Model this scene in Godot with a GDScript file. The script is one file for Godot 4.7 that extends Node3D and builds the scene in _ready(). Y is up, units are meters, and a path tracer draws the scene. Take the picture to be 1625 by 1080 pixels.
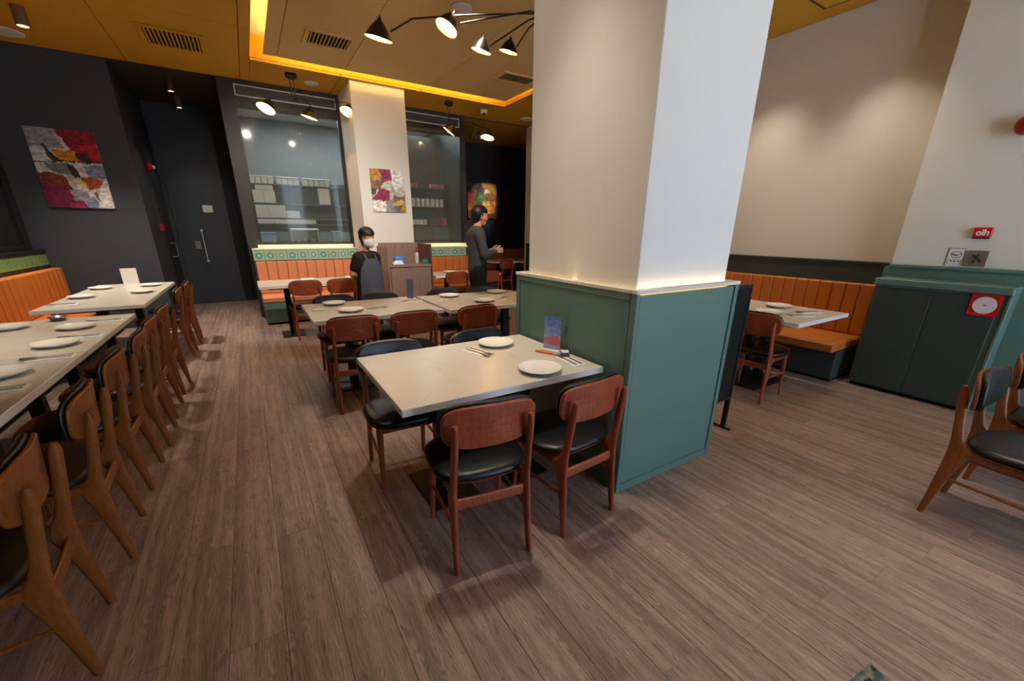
extends Node3D

const W := 1625.0
const H := 1080.0
const CEIL := 3.55
const ORD := ["first", "second", "third", "fourth", "fifth", "sixth", "seventh", "eighth"]
var M := {}
var used := {}
var cache := {}
var rng := RandomNumberGenerator.new()

# ---------------------------------------------------------------- entry
func _ready():
	rng.seed = 7
	camera_and_sky()
	materials()
	room()
	ceiling()
	front_wall()
	kitchen()
	pillar()
	right_side()
	benches()
	tables_and_chairs()
	station()
	pictures()
	fixtures()
	lamps()
	settings()
	people()

func camera_and_sky():
	var cam := Camera3D.new(); cam.name = "camera"; add_child(cam)
	var f := 643.3
	cam.projection = Camera3D.PROJECTION_FRUSTUM
	cam.keep_aspect = Camera3D.KEEP_HEIGHT
	cam.near = 0.05; cam.far = 100.0
	cam.size = cam.near * H / f
	cam.frustum_offset = Vector2(0, cam.near * 48.86 / f)
	cam.position = Vector3(0, 1.45, 0)
	cam.rotation = Vector3(deg_to_rad(-19.112), deg_to_rad(-31.973), deg_to_rad(0.44))
	cam.current = true
	var we := WorldEnvironment.new(); we.name = "environment"; add_child(we)
	var e := Environment.new(); we.environment = e
	e.background_mode = Environment.BG_SKY
	var sky := Sky.new(); var sm := ProceduralSkyMaterial.new(); sky.sky_material = sm; e.sky = sky
	sm.sky_top_color = Color(0.66, 0.81, 1.0); sm.sky_horizon_color = Color(0.84, 0.92, 1.0)
	sm.ground_horizon_color = Color(0.8, 0.82, 0.84); sm.ground_bottom_color = Color(0.5, 0.5, 0.5)
	sm.sun_angle_max = 1.0
	e.background_energy_multiplier = 4.7
	e.tonemap_mode = Environment.TONE_MAPPER_LINEAR
	e.tonemap_exposure = 1.3
	# high sun on the street outside: it reaches only the first metre of floor behind the glass, its bounce lifts the ceiling
	var sun := DirectionalLight3D.new(); sun.name = "sun"; add_child(sun)
	sun.rotation = Vector3(deg_to_rad(-74), deg_to_rad(25), 0); sun.light_energy = 19.0; sun.light_color = Color(1.0, 0.97, 0.92)
	sun.light_angular_distance = 0.5; sun.shadow_enabled = true; sun.sky_mode = DirectionalLight3D.SKY_MODE_LIGHT_ONLY
	e.sdfgi_enabled = true; e.ssao_enabled = true; e.ssil_enabled = true

# ---------------------------------------------------------------- naming helpers
func numbered(called: String) -> String:
	var n: int = used.get(called, 0)
	used[called] = n + 1
	return called if n == 0 else "%s_%03d" % [called, n]

func thing(called, label, category, at = Vector3.ZERO, turn = 0.0, group = "") -> Node3D:
	var o := Node3D.new(); o.name = numbered(called); add_child(o)
	o.position = at; o.rotation.y = turn
	o.set_meta("label", label); o.set_meta("category", category)
	if group != "": o.set_meta("group", group)
	return o

func part(called, mesh, m, parent, at = Vector3.ZERO, rot = Vector3.ZERO) -> MeshInstance3D:
	var o := MeshInstance3D.new(); o.name = called; o.mesh = mesh; o.material_override = m
	o.position = at; o.rotation = rot
	parent.add_child(o, true)
	return o

func single(called, mesh, m, label, category, at = Vector3.ZERO, rot = Vector3.ZERO, group = "") -> MeshInstance3D:
	var o := MeshInstance3D.new(); o.name = numbered(called); o.mesh = mesh; o.material_override = m
	o.position = at; o.rotation = rot; add_child(o)
	o.set_meta("label", label); o.set_meta("category", category)
	if group != "": o.set_meta("group", group)
	return o

func struct(called, mesh, m, at = Vector3.ZERO, label = "") -> MeshInstance3D:
	var o := MeshInstance3D.new(); o.name = called; o.mesh = mesh; o.material_override = m
	o.position = at; add_child(o)
	o.set_meta("kind", "structure")
	if label != "": o.set_meta("label", label)
	return o

func struct_root(called, label = "") -> Node3D:
	var o := Node3D.new(); o.name = called; add_child(o); o.set_meta("kind", "structure")
	if label != "": o.set_meta("label", label)
	return o

func copy(src: Node3D, label, at, turn, group = "") -> Node3D:
	var o: Node3D = src.duplicate()
	var base: String = src.get_meta("base") if src.has_meta("base") else str(src.name)
	o.name = numbered(base); add_child(o)
	o.position = at; o.rotation.y = turn
	o.set_meta("label", label)
	if group != "": o.set_meta("group", group)
	return o

# ---------------------------------------------------------------- mesh helpers
func face(st: SurfaceTool, pts: Array, out: Vector3):
	var n: Vector3 = (pts[1] - pts[0]).cross(pts[2] - pts[0]).normalized()
	if n.dot(out) < 0.0:
		pts = pts.duplicate(); pts.reverse(); n = -n
	for k in range(1, pts.size() - 1):
		for p in [pts[0], pts[k + 1], pts[k]]:
			st.set_normal(n)
			var a := n.abs()
			if a.y > a.x and a.y > a.z: st.set_uv(Vector2(p.x, p.z))
			elif a.x > a.z: st.set_uv(Vector2(p.z, -p.y))
			else: st.set_uv(Vector2(p.x, -p.y))
			st.add_vertex(p)

func add_box(st: SurfaceTool, c: Vector3, s: Vector3, b := 0.0, basis := Basis()):
	var h := s * 0.5
	b = minf(b, minf(h.x, minf(h.y, h.z)) * 0.95)
	var P := func(sx, sy, sz, ax):
		var v := Vector3(sx * (h.x - (0.0 if ax == 0 else b)), sy * (h.y - (0.0 if ax == 1 else b)), sz * (h.z - (0.0 if ax == 2 else b)))
		return c + basis * v
	var S := [-1, 1]
	for s1 in S:
		face(st, [P.call(s1, -1, -1, 0), P.call(s1, 1, -1, 0), P.call(s1, 1, 1, 0), P.call(s1, -1, 1, 0)], basis * Vector3(s1, 0, 0))
		face(st, [P.call(-1, s1, -1, 1), P.call(1, s1, -1, 1), P.call(1, s1, 1, 1), P.call(-1, s1, 1, 1)], basis * Vector3(0, s1, 0))
		face(st, [P.call(-1, -1, s1, 2), P.call(1, -1, s1, 2), P.call(1, 1, s1, 2), P.call(-1, 1, s1, 2)], basis * Vector3(0, 0, s1))
	if b <= 0.0: return
	for a in S:
		for d in S:
			face(st, [P.call(a, d, -1, 0), P.call(a, d, 1, 0), P.call(a, d, 1, 1), P.call(a, d, -1, 1)], basis * Vector3(a, d, 0))
			face(st, [P.call(a, -1, d, 0), P.call(a, 1, d, 0), P.call(a, 1, d, 2), P.call(a, -1, d, 2)], basis * Vector3(a, 0, d))
			face(st, [P.call(-1, a, d, 1), P.call(1, a, d, 1), P.call(1, a, d, 2), P.call(-1, a, d, 2)], basis * Vector3(0, a, d))
			for e in S:
				face(st, [P.call(a, d, e, 0), P.call(a, d, e, 1), P.call(a, d, e, 2)], basis * Vector3(a, d, e))

func cbox(s: Vector3, b := 0.004) -> Mesh:
	var key := "b%.4f,%.4f,%.4f,%.4f" % [s.x, s.y, s.z, b]
	if not cache.has(key):
		var st := SurfaceTool.new(); st.begin(Mesh.PRIMITIVE_TRIANGLES)
		add_box(st, Vector3.ZERO, s, b)
		cache[key] = st.commit()
	return cache[key]

func boxes(list: Array) -> Mesh:      # [min, max, bevel] boxes joined into one part
	var st := SurfaceTool.new(); st.begin(Mesh.PRIMITIVE_TRIANGLES)
	for l in list: add_box(st, (l[0] + l[1]) * 0.5, l[1] - l[0], l[2] if l.size() > 2 else 0.0)
	return st.commit()

func span(a: Vector3, b: Vector3, bev := 0.0) -> Mesh:
	return boxes([[a, b, bev]])

func surface(v: PackedVector3Array, idx: PackedInt32Array) -> ArrayMesh:
	var vol := 0.0
	for i in range(0, idx.size(), 3):
		vol += v[idx[i]].dot(v[idx[i + 1]].cross(v[idx[i + 2]]))
	if vol > 0.0:                      # front faces run clockwise
		for i in range(0, idx.size(), 3):
			var t := idx[i + 1]; idx[i + 1] = idx[i + 2]; idx[i + 2] = t
	var nr := PackedVector3Array(); nr.resize(v.size())
	for i in range(0, idx.size(), 3):
		var a := v[idx[i]]; var n := (v[idx[i + 2]] - a).cross(v[idx[i + 1]] - a)
		for k in 3: nr[idx[i + k]] += n
	for i in nr.size(): nr[i] = nr[i].normalized() if nr[i].length_squared() > 0.0 else Vector3.UP
	var arr := []; arr.resize(Mesh.ARRAY_MAX)
	arr[Mesh.ARRAY_VERTEX] = v; arr[Mesh.ARRAY_NORMAL] = nr; arr[Mesh.ARRAY_INDEX] = idx
	var m := ArrayMesh.new(); m.add_surface_from_arrays(Mesh.PRIMITIVE_TRIANGLES, arr)
	return m

func loft(rings: Array, cap := true) -> ArrayMesh:
	var v := PackedVector3Array(); var idx := PackedInt32Array()
	var n: int = rings[0].size()
	for r in rings: v.append_array(r)
	for i in rings.size() - 1:
		for k in n:
			var a := i * n + k; var b := i * n + (k + 1) % n; var c := a + n; var d := b + n
			idx.append_array([a, b, d, a, d, c])
	if cap:
		for e in [0, rings.size() - 1]:
			var c0 := Vector3.ZERO
			for p in rings[e]: c0 += p / n
			var at := v.size(); v.append(c0); v.append_array(rings[e])
			for k in n:
				var a := at + 1 + k; var b := at + 1 + (k + 1) % n
				if e == 0: idx.append_array([at, b, a])
				else: idx.append_array([at, a, b])
	return surface(v, idx)

func rect_ring(c: Vector3, ax: Vector3, ay: Vector3, w: float, h: float, b := 0.3) -> PackedVector3Array:
	var r := PackedVector3Array()
	var bx := minf(w, h) * b
	var x := w * 0.5; var y := h * 0.5
	for q in [Vector2(x, -y + bx), Vector2(x, y - bx), Vector2(x - bx, y), Vector2(-x + bx, y), Vector2(-x, y - bx), Vector2(-x, -y + bx), Vector2(-x + bx, -y), Vector2(x - bx, -y)]:
		r.append(c + ax * q.x + ay * q.y)
	return r

func tube(pts: Array, rad, n := 10) -> ArrayMesh:
	var rings := []
	var up := Vector3.UP
	for i in pts.size():
		var d: Vector3 = (pts[mini(i + 1, pts.size() - 1)] - pts[maxi(i - 1, 0)]).normalized()
		if absf(d.dot(up)) > 0.95: up = Vector3.RIGHT if absf(d.x) < 0.9 else Vector3.BACK
		var x := up.cross(d).normalized(); var y := d.cross(x); up = y
		var r: float = rad[i] if rad is Array else rad
		var ring := PackedVector3Array()
		for k in n: ring.append(pts[i] + (x * cos(TAU * k / n) + y * sin(TAU * k / n)) * r)
		rings.append(ring)
	return loft(rings)

func bar(a: Vector3, b: Vector3, w: float, h: float, w2 := -1.0, h2 := -1.0) -> ArrayMesh:
	var d := (b - a).normalized()
	var x := (Vector3.UP if absf(d.y) < 0.9 else Vector3.BACK).cross(d).normalized(); var y := d.cross(x)
	return loft([rect_ring(a, x, y, w, h), rect_ring(b, x, y, w if w2 < 0 else w2, h if h2 < 0 else h2)])

# a solid of revolution about z with a superellipse outline; prof holds (scale, z); bow bends it
func disc(prof: Array, hx: float, hy: float, e := 2.0, n := 28, bow := 0.0, closed := true) -> ArrayMesh:
	var rings := []
	for p in prof:
		var ring := PackedVector3Array()
		for k in n:
			var t := TAU * k / n
			var c := cos(t); var s := sin(t)
			var x: float = signf(c) * pow(absf(c), 2.0 / e) * hx * p.x; var y: float = signf(s) * pow(absf(s), 2.0 / e) * hy * p.x
			ring.append(Vector3(x, y, p.y + bow * x * x))
		rings.append(ring)
	return loft(rings, closed)

func card_mesh(w: float, h: float, d: float) -> Mesh:     # upright board, its print on the +z face with uv 0..1
	var st := SurfaceTool.new(); st.begin(Mesh.PRIMITIVE_TRIANGLES)
	add_box(st, Vector3.ZERO, Vector3(w, h, d), 0.0)
	var m := st.commit()
	var a := m.surface_get_arrays(0)
	var v: PackedVector3Array = a[Mesh.ARRAY_VERTEX]; var uv: PackedVector2Array = a[Mesh.ARRAY_TEX_UV]
	for i in v.size(): uv[i] = Vector2(clampf(v[i].x / w + 0.5, 0.004, 0.996), clampf(0.5 - v[i].y / h, 0.004, 0.996))
	a[Mesh.ARRAY_TEX_UV] = uv
	var o := ArrayMesh.new(); o.add_surface_from_arrays(Mesh.PRIMITIVE_TRIANGLES, a)
	return o

# ---------------------------------------------------------------- materials
func mat(c: Color, rough := 0.6, metal := 0.0) -> StandardMaterial3D:
	var m := StandardMaterial3D.new(); m.albedo_color = c; m.roughness = rough; m.metallic = metal
	return m

func glow(c: Color, e: float) -> StandardMaterial3D:
	var m := mat(Color(0.9, 0.9, 0.9)); m.emission_enabled = true; m.emission = c; m.emission_energy_multiplier = e
	return m

func noise(s: int, freq: float, oct := 3) -> FastNoiseLite:
	var n := FastNoiseLite.new(); n.seed = s; n.frequency = freq; n.fractal_octaves = oct
	n.noise_type = FastNoiseLite.TYPE_SIMPLEX_SMOOTH
	return n

func texture(w: int, h: int, fn: Callable) -> ImageTexture:
	var d := PackedByteArray(); d.resize(w * h * 3)
	var i := 0
	for y in h:
		for x in w:
			var c: Color = fn.call(x, y)
			d[i] = int(clampf(c.r, 0, 1) * 255); d[i + 1] = int(clampf(c.g, 0, 1) * 255); d[i + 2] = int(clampf(c.b, 0, 1) * 255)
			i += 3
	return ImageTexture.create_from_image(Image.create_from_data(w, h, false, Image.FORMAT_RGB8, d))

func grain_texture(w, h, dark: Color, lite: Color, s: int, fx: float, fy: float, crack: float, knots := 0.0) -> ImageTexture:
	var a := noise(s, 1.0, 3); var b := noise(s + 1, 1.0, 2); var c := noise(s + 2, 1.0, 2)
	return texture(w, h, func(x, y):
		var u: float = float(x) / w; var v: float = float(y) / h
		# wrap by mirroring so that the repeat does not show
		var mu := absf(u * 2.0 - 1.0); var mv := absf(v * 2.0 - 1.0)
		var warp := b.get_noise_2d(mu * 3.0, mv * 4.0) * 0.10
		var g := a.get_noise_2d((mu + warp) * fx, mv * fy) * 0.5 + 0.5
		var rings := sin((mu * 9.0 + b.get_noise_2d(mu * 2.2, mv * 2.6) * knots) * 6.0) * 0.5 + 0.5
		var f := c.get_noise_2d(mu * fx * 3.2, mv * fy * 1.6)
		var k := clampf(g * 0.62 + rings * 0.22 * signf(knots) + 0.12, 0, 1)
		if f > 0.22: k -= (f - 0.22) * crack
		return dark.lerp(lite, clampf(k, 0, 1)))

func tri(m: StandardMaterial3D, tex, s: Vector3, off := Vector3.ZERO, world := false):
	m.albedo_texture = tex; m.uv1_triplanar = true; m.uv1_world_triplanar = world; m.uv1_scale = s; m.uv1_offset = off
	m.uv1_triplanar_sharpness = 8.0

func materials():
	M.plaster = mat(Color(0.86, 0.835, 0.79), 0.75)
	M.plaster_white = mat(Color(0.88, 0.875, 0.86), 0.7)
	M.dark = mat(Color(0.225, 0.25, 0.29), 0.55)
	M.darker = mat(Color(0.17, 0.172, 0.18), 0.5)
	M.black = mat(Color(0.075, 0.075, 0.08), 0.45)
	M.steel_black = mat(Color(0.09, 0.09, 0.1), 0.4, 0.3)
	M.green = mat(Color(0.365, 0.49, 0.45), 0.45)
	M.green_dark = mat(Color(0.215, 0.265, 0.245), 0.5)
	M.ochre = mat(Color(0.80, 0.60, 0.12), 0.7)
	M.raft = mat(Color(0.86, 0.73, 0.47), 0.7)
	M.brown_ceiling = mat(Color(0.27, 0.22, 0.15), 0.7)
	M.void = mat(Color(0.05, 0.045, 0.04), 0.9)
	M.white_trim = mat(Color(0.88, 0.87, 0.84), 0.5)
	M.grey_metal = mat(Color(0.55, 0.55, 0.56), 0.4, 0.6)
	M.chrome = mat(Color(0.8, 0.8, 0.8), 0.22, 1.0)
	M.steel = mat(Color(0.6, 0.6, 0.6), 0.3, 0.9)
	M.porcelain = mat(Color(0.93, 0.925, 0.91), 0.18)
	M.paper = mat(Color(0.93, 0.93, 0.92), 0.8)
	M.red = mat(Color(0.78, 0.05, 0.08), 0.4)
	M.glass = mat(Color(0.75, 0.85, 0.85, 0.10), 0.02); M.glass.transparency = BaseMaterial3D.TRANSPARENCY_ALPHA
	M.film = mat(Color(0.42, 0.48, 0.48, 0.16), 0.05); M.film.metallic_specular = 0.34; M.film.transparency = BaseMaterial3D.TRANSPARENCY_ALPHA
	M.skin = mat(Color(0.80, 0.58, 0.46), 0.55); M.skin.subsurf_scatter_enabled = true; M.skin.subsurf_scatter_strength = 0.1
	M.hair = mat(Color(0.07, 0.055, 0.05), 0.5)
	M.hair_brown = mat(Color(0.20, 0.12, 0.09), 0.5)
	# leather: fine relief of noise
	var ln := NoiseTexture2D.new(); ln.noise = noise(31, 0.06, 3); ln.width = 256; ln.height = 256; ln.seamless = true
	M.leather = mat(Color(0.072, 0.075, 0.083), 0.36)
	M.tan = mat(Color(0.76, 0.44, 0.16), 0.5)
	M.tan_rose = mat(Color(0.84, 0.54, 0.38), 0.5)
	for k in ["leather", "tan", "tan_rose"]:
		var m: StandardMaterial3D = M[k]
		m.heightmap_enabled = true; m.heightmap_texture = ln; m.heightmap_scale = 0.06; m.uv1_triplanar = true; m.uv1_scale = Vector3(6, 6, 6)
	# chair wood
	var cw := grain_texture(256, 512, Color(0.70, 0.66, 0.64), Color(1, 1, 1), 5, 22.0, 1.6, 0.6, 0.5)
	M.chair = mat(Color(0.70, 0.355, 0.22), 0.38); tri(M.chair, cw, Vector3(2.4, 2.4, 2.4))
	M.chair_honey = mat(Color(0.62, 0.36, 0.14), 0.38); tri(M.chair_honey, cw, Vector3(2.4, 2.4, 2.4))
	var cb := grain_texture(512, 256, Color(0.70, 0.64, 0.62), Color(1, 1, 1), 45, 1.6, 20.0, 0.7, 0.9)
	M.chair_back = mat(Color(0.70, 0.355, 0.22), 0.38); tri(M.chair_back, cb, Vector3(1.7, 2.2, 2.4))
	M.honey_back = mat(Color(0.62, 0.36, 0.14), 0.38); tri(M.honey_back, cb, Vector3(1.7, 2.2, 2.4))
	M.laminate = mat(Color(0.63, 0.525, 0.49), 0.5); tri(M.laminate, cw, Vector3(1.6, 0.55, 1.6))
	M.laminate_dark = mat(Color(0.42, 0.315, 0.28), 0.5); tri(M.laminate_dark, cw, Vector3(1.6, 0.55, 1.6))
	# floor planks
	var fa := noise(11, 1.0, 3); var fb := noise(12, 1.0, 2); var fc := noise(13, 1.0, 2)
	var pt := texture(768, 1024, func(x, y):
		var mu := absf(x / 384.0 - 1.0); var mv := absf(y / 512.0 - 1.0)
		var w := fb.get_noise_2d(mu * 3.0, mv * 2.2) * 0.05
		var g := fa.get_noise_2d((mu + w) * 70.0, mv * 2.4)
		var broad := fb.get_noise_2d(mu * 5.0 + 9.0, mv * 0.9)
		var fl := fc.get_noise_2d((mu + w) * 150.0, mv * 7.0)
		var fig := clampf(fb.get_noise_2d(mu * 4.0, mv * 3.0 + 7.0) * 3.0 - 0.5, 0, 1) * sin((mu + w * 3.0) * 130.0 + fb.get_noise_2d(mu * 7.0, mv * 5.0) * 7.0)
		var k := 0.62 + g * 0.17 + broad * 0.24 - fig * 0.13
		if fl > 0.15: k -= (fl - 0.15) * 1.25
		return Color(0.36, 0.335, 0.325).lerp(Color(0.92, 0.90, 0.89), clampf(k, 0, 1)))
	M.planks = []
	for k in 8:
		var tone := 0.95 + 0.008 * ((k * 5) % 8)
		var m := mat(Color(0.86 * tone, 0.755 * tone, 0.71 * tone), 0.46)
		tri(m, pt, Vector3(1.9, 0.62, 0.62), Vector3(0.37 * k, 0.0, 0.29 * k), true)
		m.uv1_scale = Vector3(1.9, 1.0, 0.55)
		m.heightmap_enabled = true; m.heightmap_texture = pt; m.heightmap_scale = 0.06
		M.planks.append(m)
	# stone table tops: warm white with faint veins
	var n1 := noise(21, 1.0, 4); var n2 := noise(22, 1.0, 2)
	var mt := texture(512, 512, func(x, y):
		var u: float = x / 512.0; var v: float = y / 512.0
		var mu := absf(u * 2 - 1); var mv := absf(v * 2 - 1)
		var q := mu * 0.9 + mv * 1.6 + n1.get_noise_2d(mu * 2.0, mv * 2.0) * 0.9
		var vein := pow(maxf(0.0, 1.0 - absf(sin(q * 2.6)) * 16.0), 1.5) * (0.35 + 0.65 * clampf(n2.get_noise_2d(mu * 3, mv * 3) * 2.0, 0, 1))
		return Color(1, 1, 1).lerp(Color(0.72, 0.69, 0.65), vein * 0.6) * (0.985 + 0.015 * n1.get_noise_2d(mu * 6, mv * 6)))
	M.stone = mat(Color(0.86, 0.83, 0.785), 0.26); tri(M.stone, mt, Vector3(0.62, 0.62, 0.62))
	M.stone_edge = mat(Color(0.93, 0.93, 0.93), 0.3)
	# mosaic tiles: teal glaze with a printed rosette
	M.tiles = []
	for k in 3:
		var tn := noise(60 + k, 0.08, 3)
		var tt := texture(96, 96, func(x, y):
			var p := Vector2(x - 48, y - 48) / 48.0
			var r := p.length() + tn.get_noise_2d(x, y) * 0.16
			var c := Color(0.50, 0.72, 0.67).lerp(Color(0.66, 0.80, 0.72), tn.get_noise_2d(y * 1.3, x) * 0.5 + 0.5)
			if r < 0.26: c = Color(0.86, 0.76, 0.68)
			elif r < 0.36: c = Color(0.42, 0.62, 0.60)
			elif r < 0.66: c = [Color(0.28, 0.66, 0.68), Color(0.40, 0.66, 0.60), Color(0.50, 0.72, 0.68)][k]
			elif r < 0.74: c = Color(0.72, 0.78, 0.66)
			elif absf(p.x) + absf(p.y) > 1.55: c = Color(0.72, 0.76, 0.64)
			if fposmod(atan2(p.y, p.x) * 8.0 / TAU, 1.0) < 0.2 and r > 0.36 and r < 0.66: c = c.darkened(0.22)
			return c)
		var m := mat(Color(1, 1, 1), 0.2); m.albedo_texture = tt
		M.tiles.append(m)
		var m2 := mat(Color(0.80, 0.80, 0.52), 0.3); m2.albedo_texture = tt
		M.tiles.append(m2)
	# lamps
	M.bulb = glow(Color(1.0, 0.78, 0.45), 6.0)
	M.disc_glow = glow(Color(1.0, 0.82, 0.55), 3.0)
	M.led = glow(Color(1.0, 0.80, 0.45), 1.5)
	M.shade_black = mat(Color(0.07, 0.055, 0.045), 0.4)
	M.shade_white = mat(Color(0.93, 0.90, 0.84), 0.5)
	M.bronze = mat(Color(0.55, 0.47, 0.38), 0.35, 0.7)

func area(called, at: Vector3, towards: Vector3, size: Vector2, c: Color, e: float):
	var l := AreaLight3D.new(); l.name = called; add_child(l, true)
	l.area_size = size; l.light_color = c; l.light_energy = e; l.shadow_enabled = true
	l.area_range = 20.0; l.area_attenuation = 2.0
	l.position = at
	l.basis = Basis.looking_at(towards, Vector3.UP if absf(towards.normalized().y) < 0.9 else Vector3.FORWARD)

func omni(at: Vector3, c: Color, e: float, r := 0.03, parent: Node3D = self):
	var l := OmniLight3D.new(); l.name = "bulb_light"; parent.add_child(l, true)
	l.position = at; l.light_color = c; l.light_energy = e; l.light_size = r; l.shadow_enabled = true; l.omni_range = 25.0; l.omni_attenuation = 2.0

func spot(at: Vector3, towards: Vector3, c: Color, e: float, angle: float, r := 0.03):
	var l := SpotLight3D.new(); l.name = "spot_light"; add_child(l, true)
	l.position = at; l.basis = Basis.looking_at(towards, Vector3.FORWARD if absf(towards.normalized().y) > 0.9 else Vector3.UP)
	l.light_color = c; l.light_energy = e; l.light_size = r; l.shadow_enabled = true; l.spot_range = 25.0; l.spot_attenuation = 2.0
	l.spot_angle = angle; l.spot_angle_attenuation = 1.0

# ---------------------------------------------------------------- room shell
func room():
	struct("ground_slab", span(Vector3(-2.65, -0.2, -10.55), Vector3(7.05, -0.014, 3.35)), M.void)
	var fl := struct_root("floor", "brown wood-grain plank floor running away from the camera")
	var all := []
	var pw := 0.183; var pl := 1.22
	var x := -2.5; var row := 0
	while x < 6.9:
		var z := -10.4 - fposmod(row * 0.47, 1.0) * pl
		var wx := minf(pw, 6.9 - x)
		while z < 3.2:
			var z0 := maxf(z, -10.4); var z1 := minf(z + pl, 3.2)
			var xm := x + wx * 0.5; var zm := (z0 + z1) * 0.5
			if x + wx > 5.5 and zm > -8.5: z += pl; continue
			if z1 - z0 > 0.05:
				all.append([Vector2(xm, zm).length() + (40.0 if zm > 0.6 or zm * -1.0 < (absf(xm) * 0.25 - 0.9) or (xm < -0.9) else 0.0), xm, zm, wx, z1 - z0, all.size()])
			z += pl
		x += pw; row += 1
	all.sort_custom(func(a, b): return a[0] < b[0] if a[0] != b[0] else a[5] < b[5])
	var rest := SurfaceTool.new(); rest.begin(Mesh.PRIMITIVE_TRIANGLES)
	for i in all.size():
		var p = all[i]
		var s := Vector3(p[3] - 0.0012, 0.013, roundf((p[4] - 0.0015) * 100.0) / 100.0)
		if i < 290: part("plank", cbox(s, 0.0015), M.planks[(p[5] * 5 + i) % 8], fl, Vector3(p[1], -0.0066, p[2]))
		else: add_box(rest, Vector3(p[1], -0.0066, p[2]), s, 0.0015)
	var r := part("plank_field", rest.commit(), M.planks[3], fl); r.set_meta("kind", "stuff")
	# walls
	struct("wall_left", span(Vector3(-2.65, 0, -8.23), Vector3(-2.5, 3.95, 3.35)), M.dark)
	struct("wall_left_back", span(Vector3(-2.65, 0, -10.55), Vector3(-1.19, 3.95, -8.231)), M.dark, Vector3.ZERO, "dark charcoal wall block carrying the red and grey abstract painting")
	struct("wall_back_left", span(Vector3(-1.189, 0, -10.55), Vector3(-0.011, 3.95, -10.4)), M.dark)
	struct("wall_back_right", span(Vector3(3.981, 0, -10.55), Vector3(6.9, 3.95, -10.4)), M.darker)
	struct("wall_far_right", span(Vector3(6.901, 0, -10.55), Vector3(7.05, 3.95, -8.301)), M.darker)
	struct("wall_right", span(Vector3(5.5, 0, -8.3), Vector3(7.05, 3.95, -1.501)), M.plaster)
	struct("wall_right_front", span(Vector3(5.25, 0, -1.5), Vector3(7.05, 3.95, 3.35)), M.plaster_white, Vector3.ZERO, "white projecting wall above the green hose cabinet")
	# green wainscot on the right walls
	struct("trim_1", boxes([[Vector3(5.47, 0, -8.2), Vector3(5.499, 1.155, -1.501)], [Vector3(5.455, 1.155, -8.2), Vector3(5.499, 1.175, -1.501), 0.003]]), M.green_dark)
	struct("trim_2", boxes([[Vector3(5.215, 0, -1.5), Vector3(5.249, 1.15, 3.2)], [Vector3(5.195, 1.15, -1.5), Vector3(5.249, 1.18, 3.2), 0.004], [Vector3(5.2, 0, -1.53), Vector3(5.499, 1.15, -1.501)]]), M.green)
	# unseen front wall and shop windows; the opening is placed to shape the daylight
	var fx := 1.5
	struct("wall_front", boxes([
		[Vector3(-2.65, 0, 3.2), Vector3(fx, 3.95, 3.35)], [Vector3(fx, 3.3, 3.2), Vector3(5.25, 3.95, 3.35)], [Vector3(fx, 0, 3.2), Vector3(5.25, 0.12, 3.35)], [Vector3(5.1, 0.12, 3.2), Vector3(5.25, 3.3, 3.35)]]), M.dark)
	var win := struct_root("unseen_window_1", "unseen tall black-framed shop window behind the camera, letting in daylight")
	part("frame", boxes([[Vector3(2.67, 0.12, 3.24), Vector3(2.73, 3.3, 3.3)], [Vector3(3.87, 0.12, 3.24), Vector3(3.93, 3.3, 3.3)]]), M.black, win)
	for k in 3: part("pane", span(Vector3(fx + 0.01 + 1.2 * k, 0.13, 3.262), Vector3(fx + 1.19 + 1.2 * k, 3.29, 3.27)), M.glass, win)
	struct("unseen_pavement", span(Vector3(-12, -0.3, 3.36), Vector3(18, -0.05, 24)), mat(Color(0.53, 0.58, 0.64), 0.9))  # unseen street ground, its tone set to bounce daylight inside
	# left back recess: door and its fittings
	var d := struct_root("door_1", "dark flush door with a long white pull rod")
	part("leaf", cbox(Vector3(1.05, 2.25, 0.02), 0.004), M.dark, d, Vector3(-0.6, 1.135, -10.392))
	part("pull_rod", tube([Vector3(-0.735, 1.41, -10.33), Vector3(-0.735, 0.83, -10.33)], 0.008, 8), M.paper, d)
	for y in [1.41, 0.83]:
		part("rod_boss", tube([Vector3(-0.735, y, -10.385), Vector3(-0.735, y, -10.32)], 0.022, 12), M.paper, d)
	part("lock_plate", cbox(Vector3(0.085, 0.15, 0.012), 0.003), mat(Color(0.55, 0.58, 0.6), 0.4, 0.3), d, Vector3(-0.84, 1.14, -10.376))
	var d2 := struct_root("door_2", "dark side door with a bow handle")
	part("leaf", cbox(Vector3(0.02, 2.25, 0.95), 0.004), M.darker, d2, Vector3(-1.184, 1.135, -9.75))
	part("handle", tube([Vector3(-1.17, 1.2, -9.5), Vector3(-1.1, 1.2, -9.5), Vector3(-1.085, 1.17, -9.5), Vector3(-1.085, 1.0, -9.5), Vector3(-1.1, 0.97, -9.5), Vector3(-1.17, 0.97, -9.5)], 0.011, 8), M.steel, d2)
	single("door_sign", cbox(Vector3(0.16, 0.13, 0.008), 0.002), M.paper, "small white notice plate on the dark door", "sign", Vector3(-0.56, 1.81, -10.377))
	var al := thing("fire_sounder", "small red wall sounder with white strobe on the dark side wall", "alarm", Vector3(-1.19, 2.38, -9.28), PI / 2)
	part("body", disc([Vector2(0, 0), Vector2(1, 0), Vector2(1, 0.05), Vector2(0.7, 0.08), Vector2(0, 0.08)], 0.06, 0.06), M.red, al)
	part("strobe", disc([Vector2(0, 0.078), Vector2(1, 0.078), Vector2(0.7, 0.11), Vector2(0, 0.115)], 0.032, 0.032), M.paper, al)
	single("break_glass_box", cbox(Vector3(0.05, 0.11, 0.10), 0.006), M.red, "red break-glass call point beside the bow handle", "call point", Vector3(-1.165, 1.46, -9.1))
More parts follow.
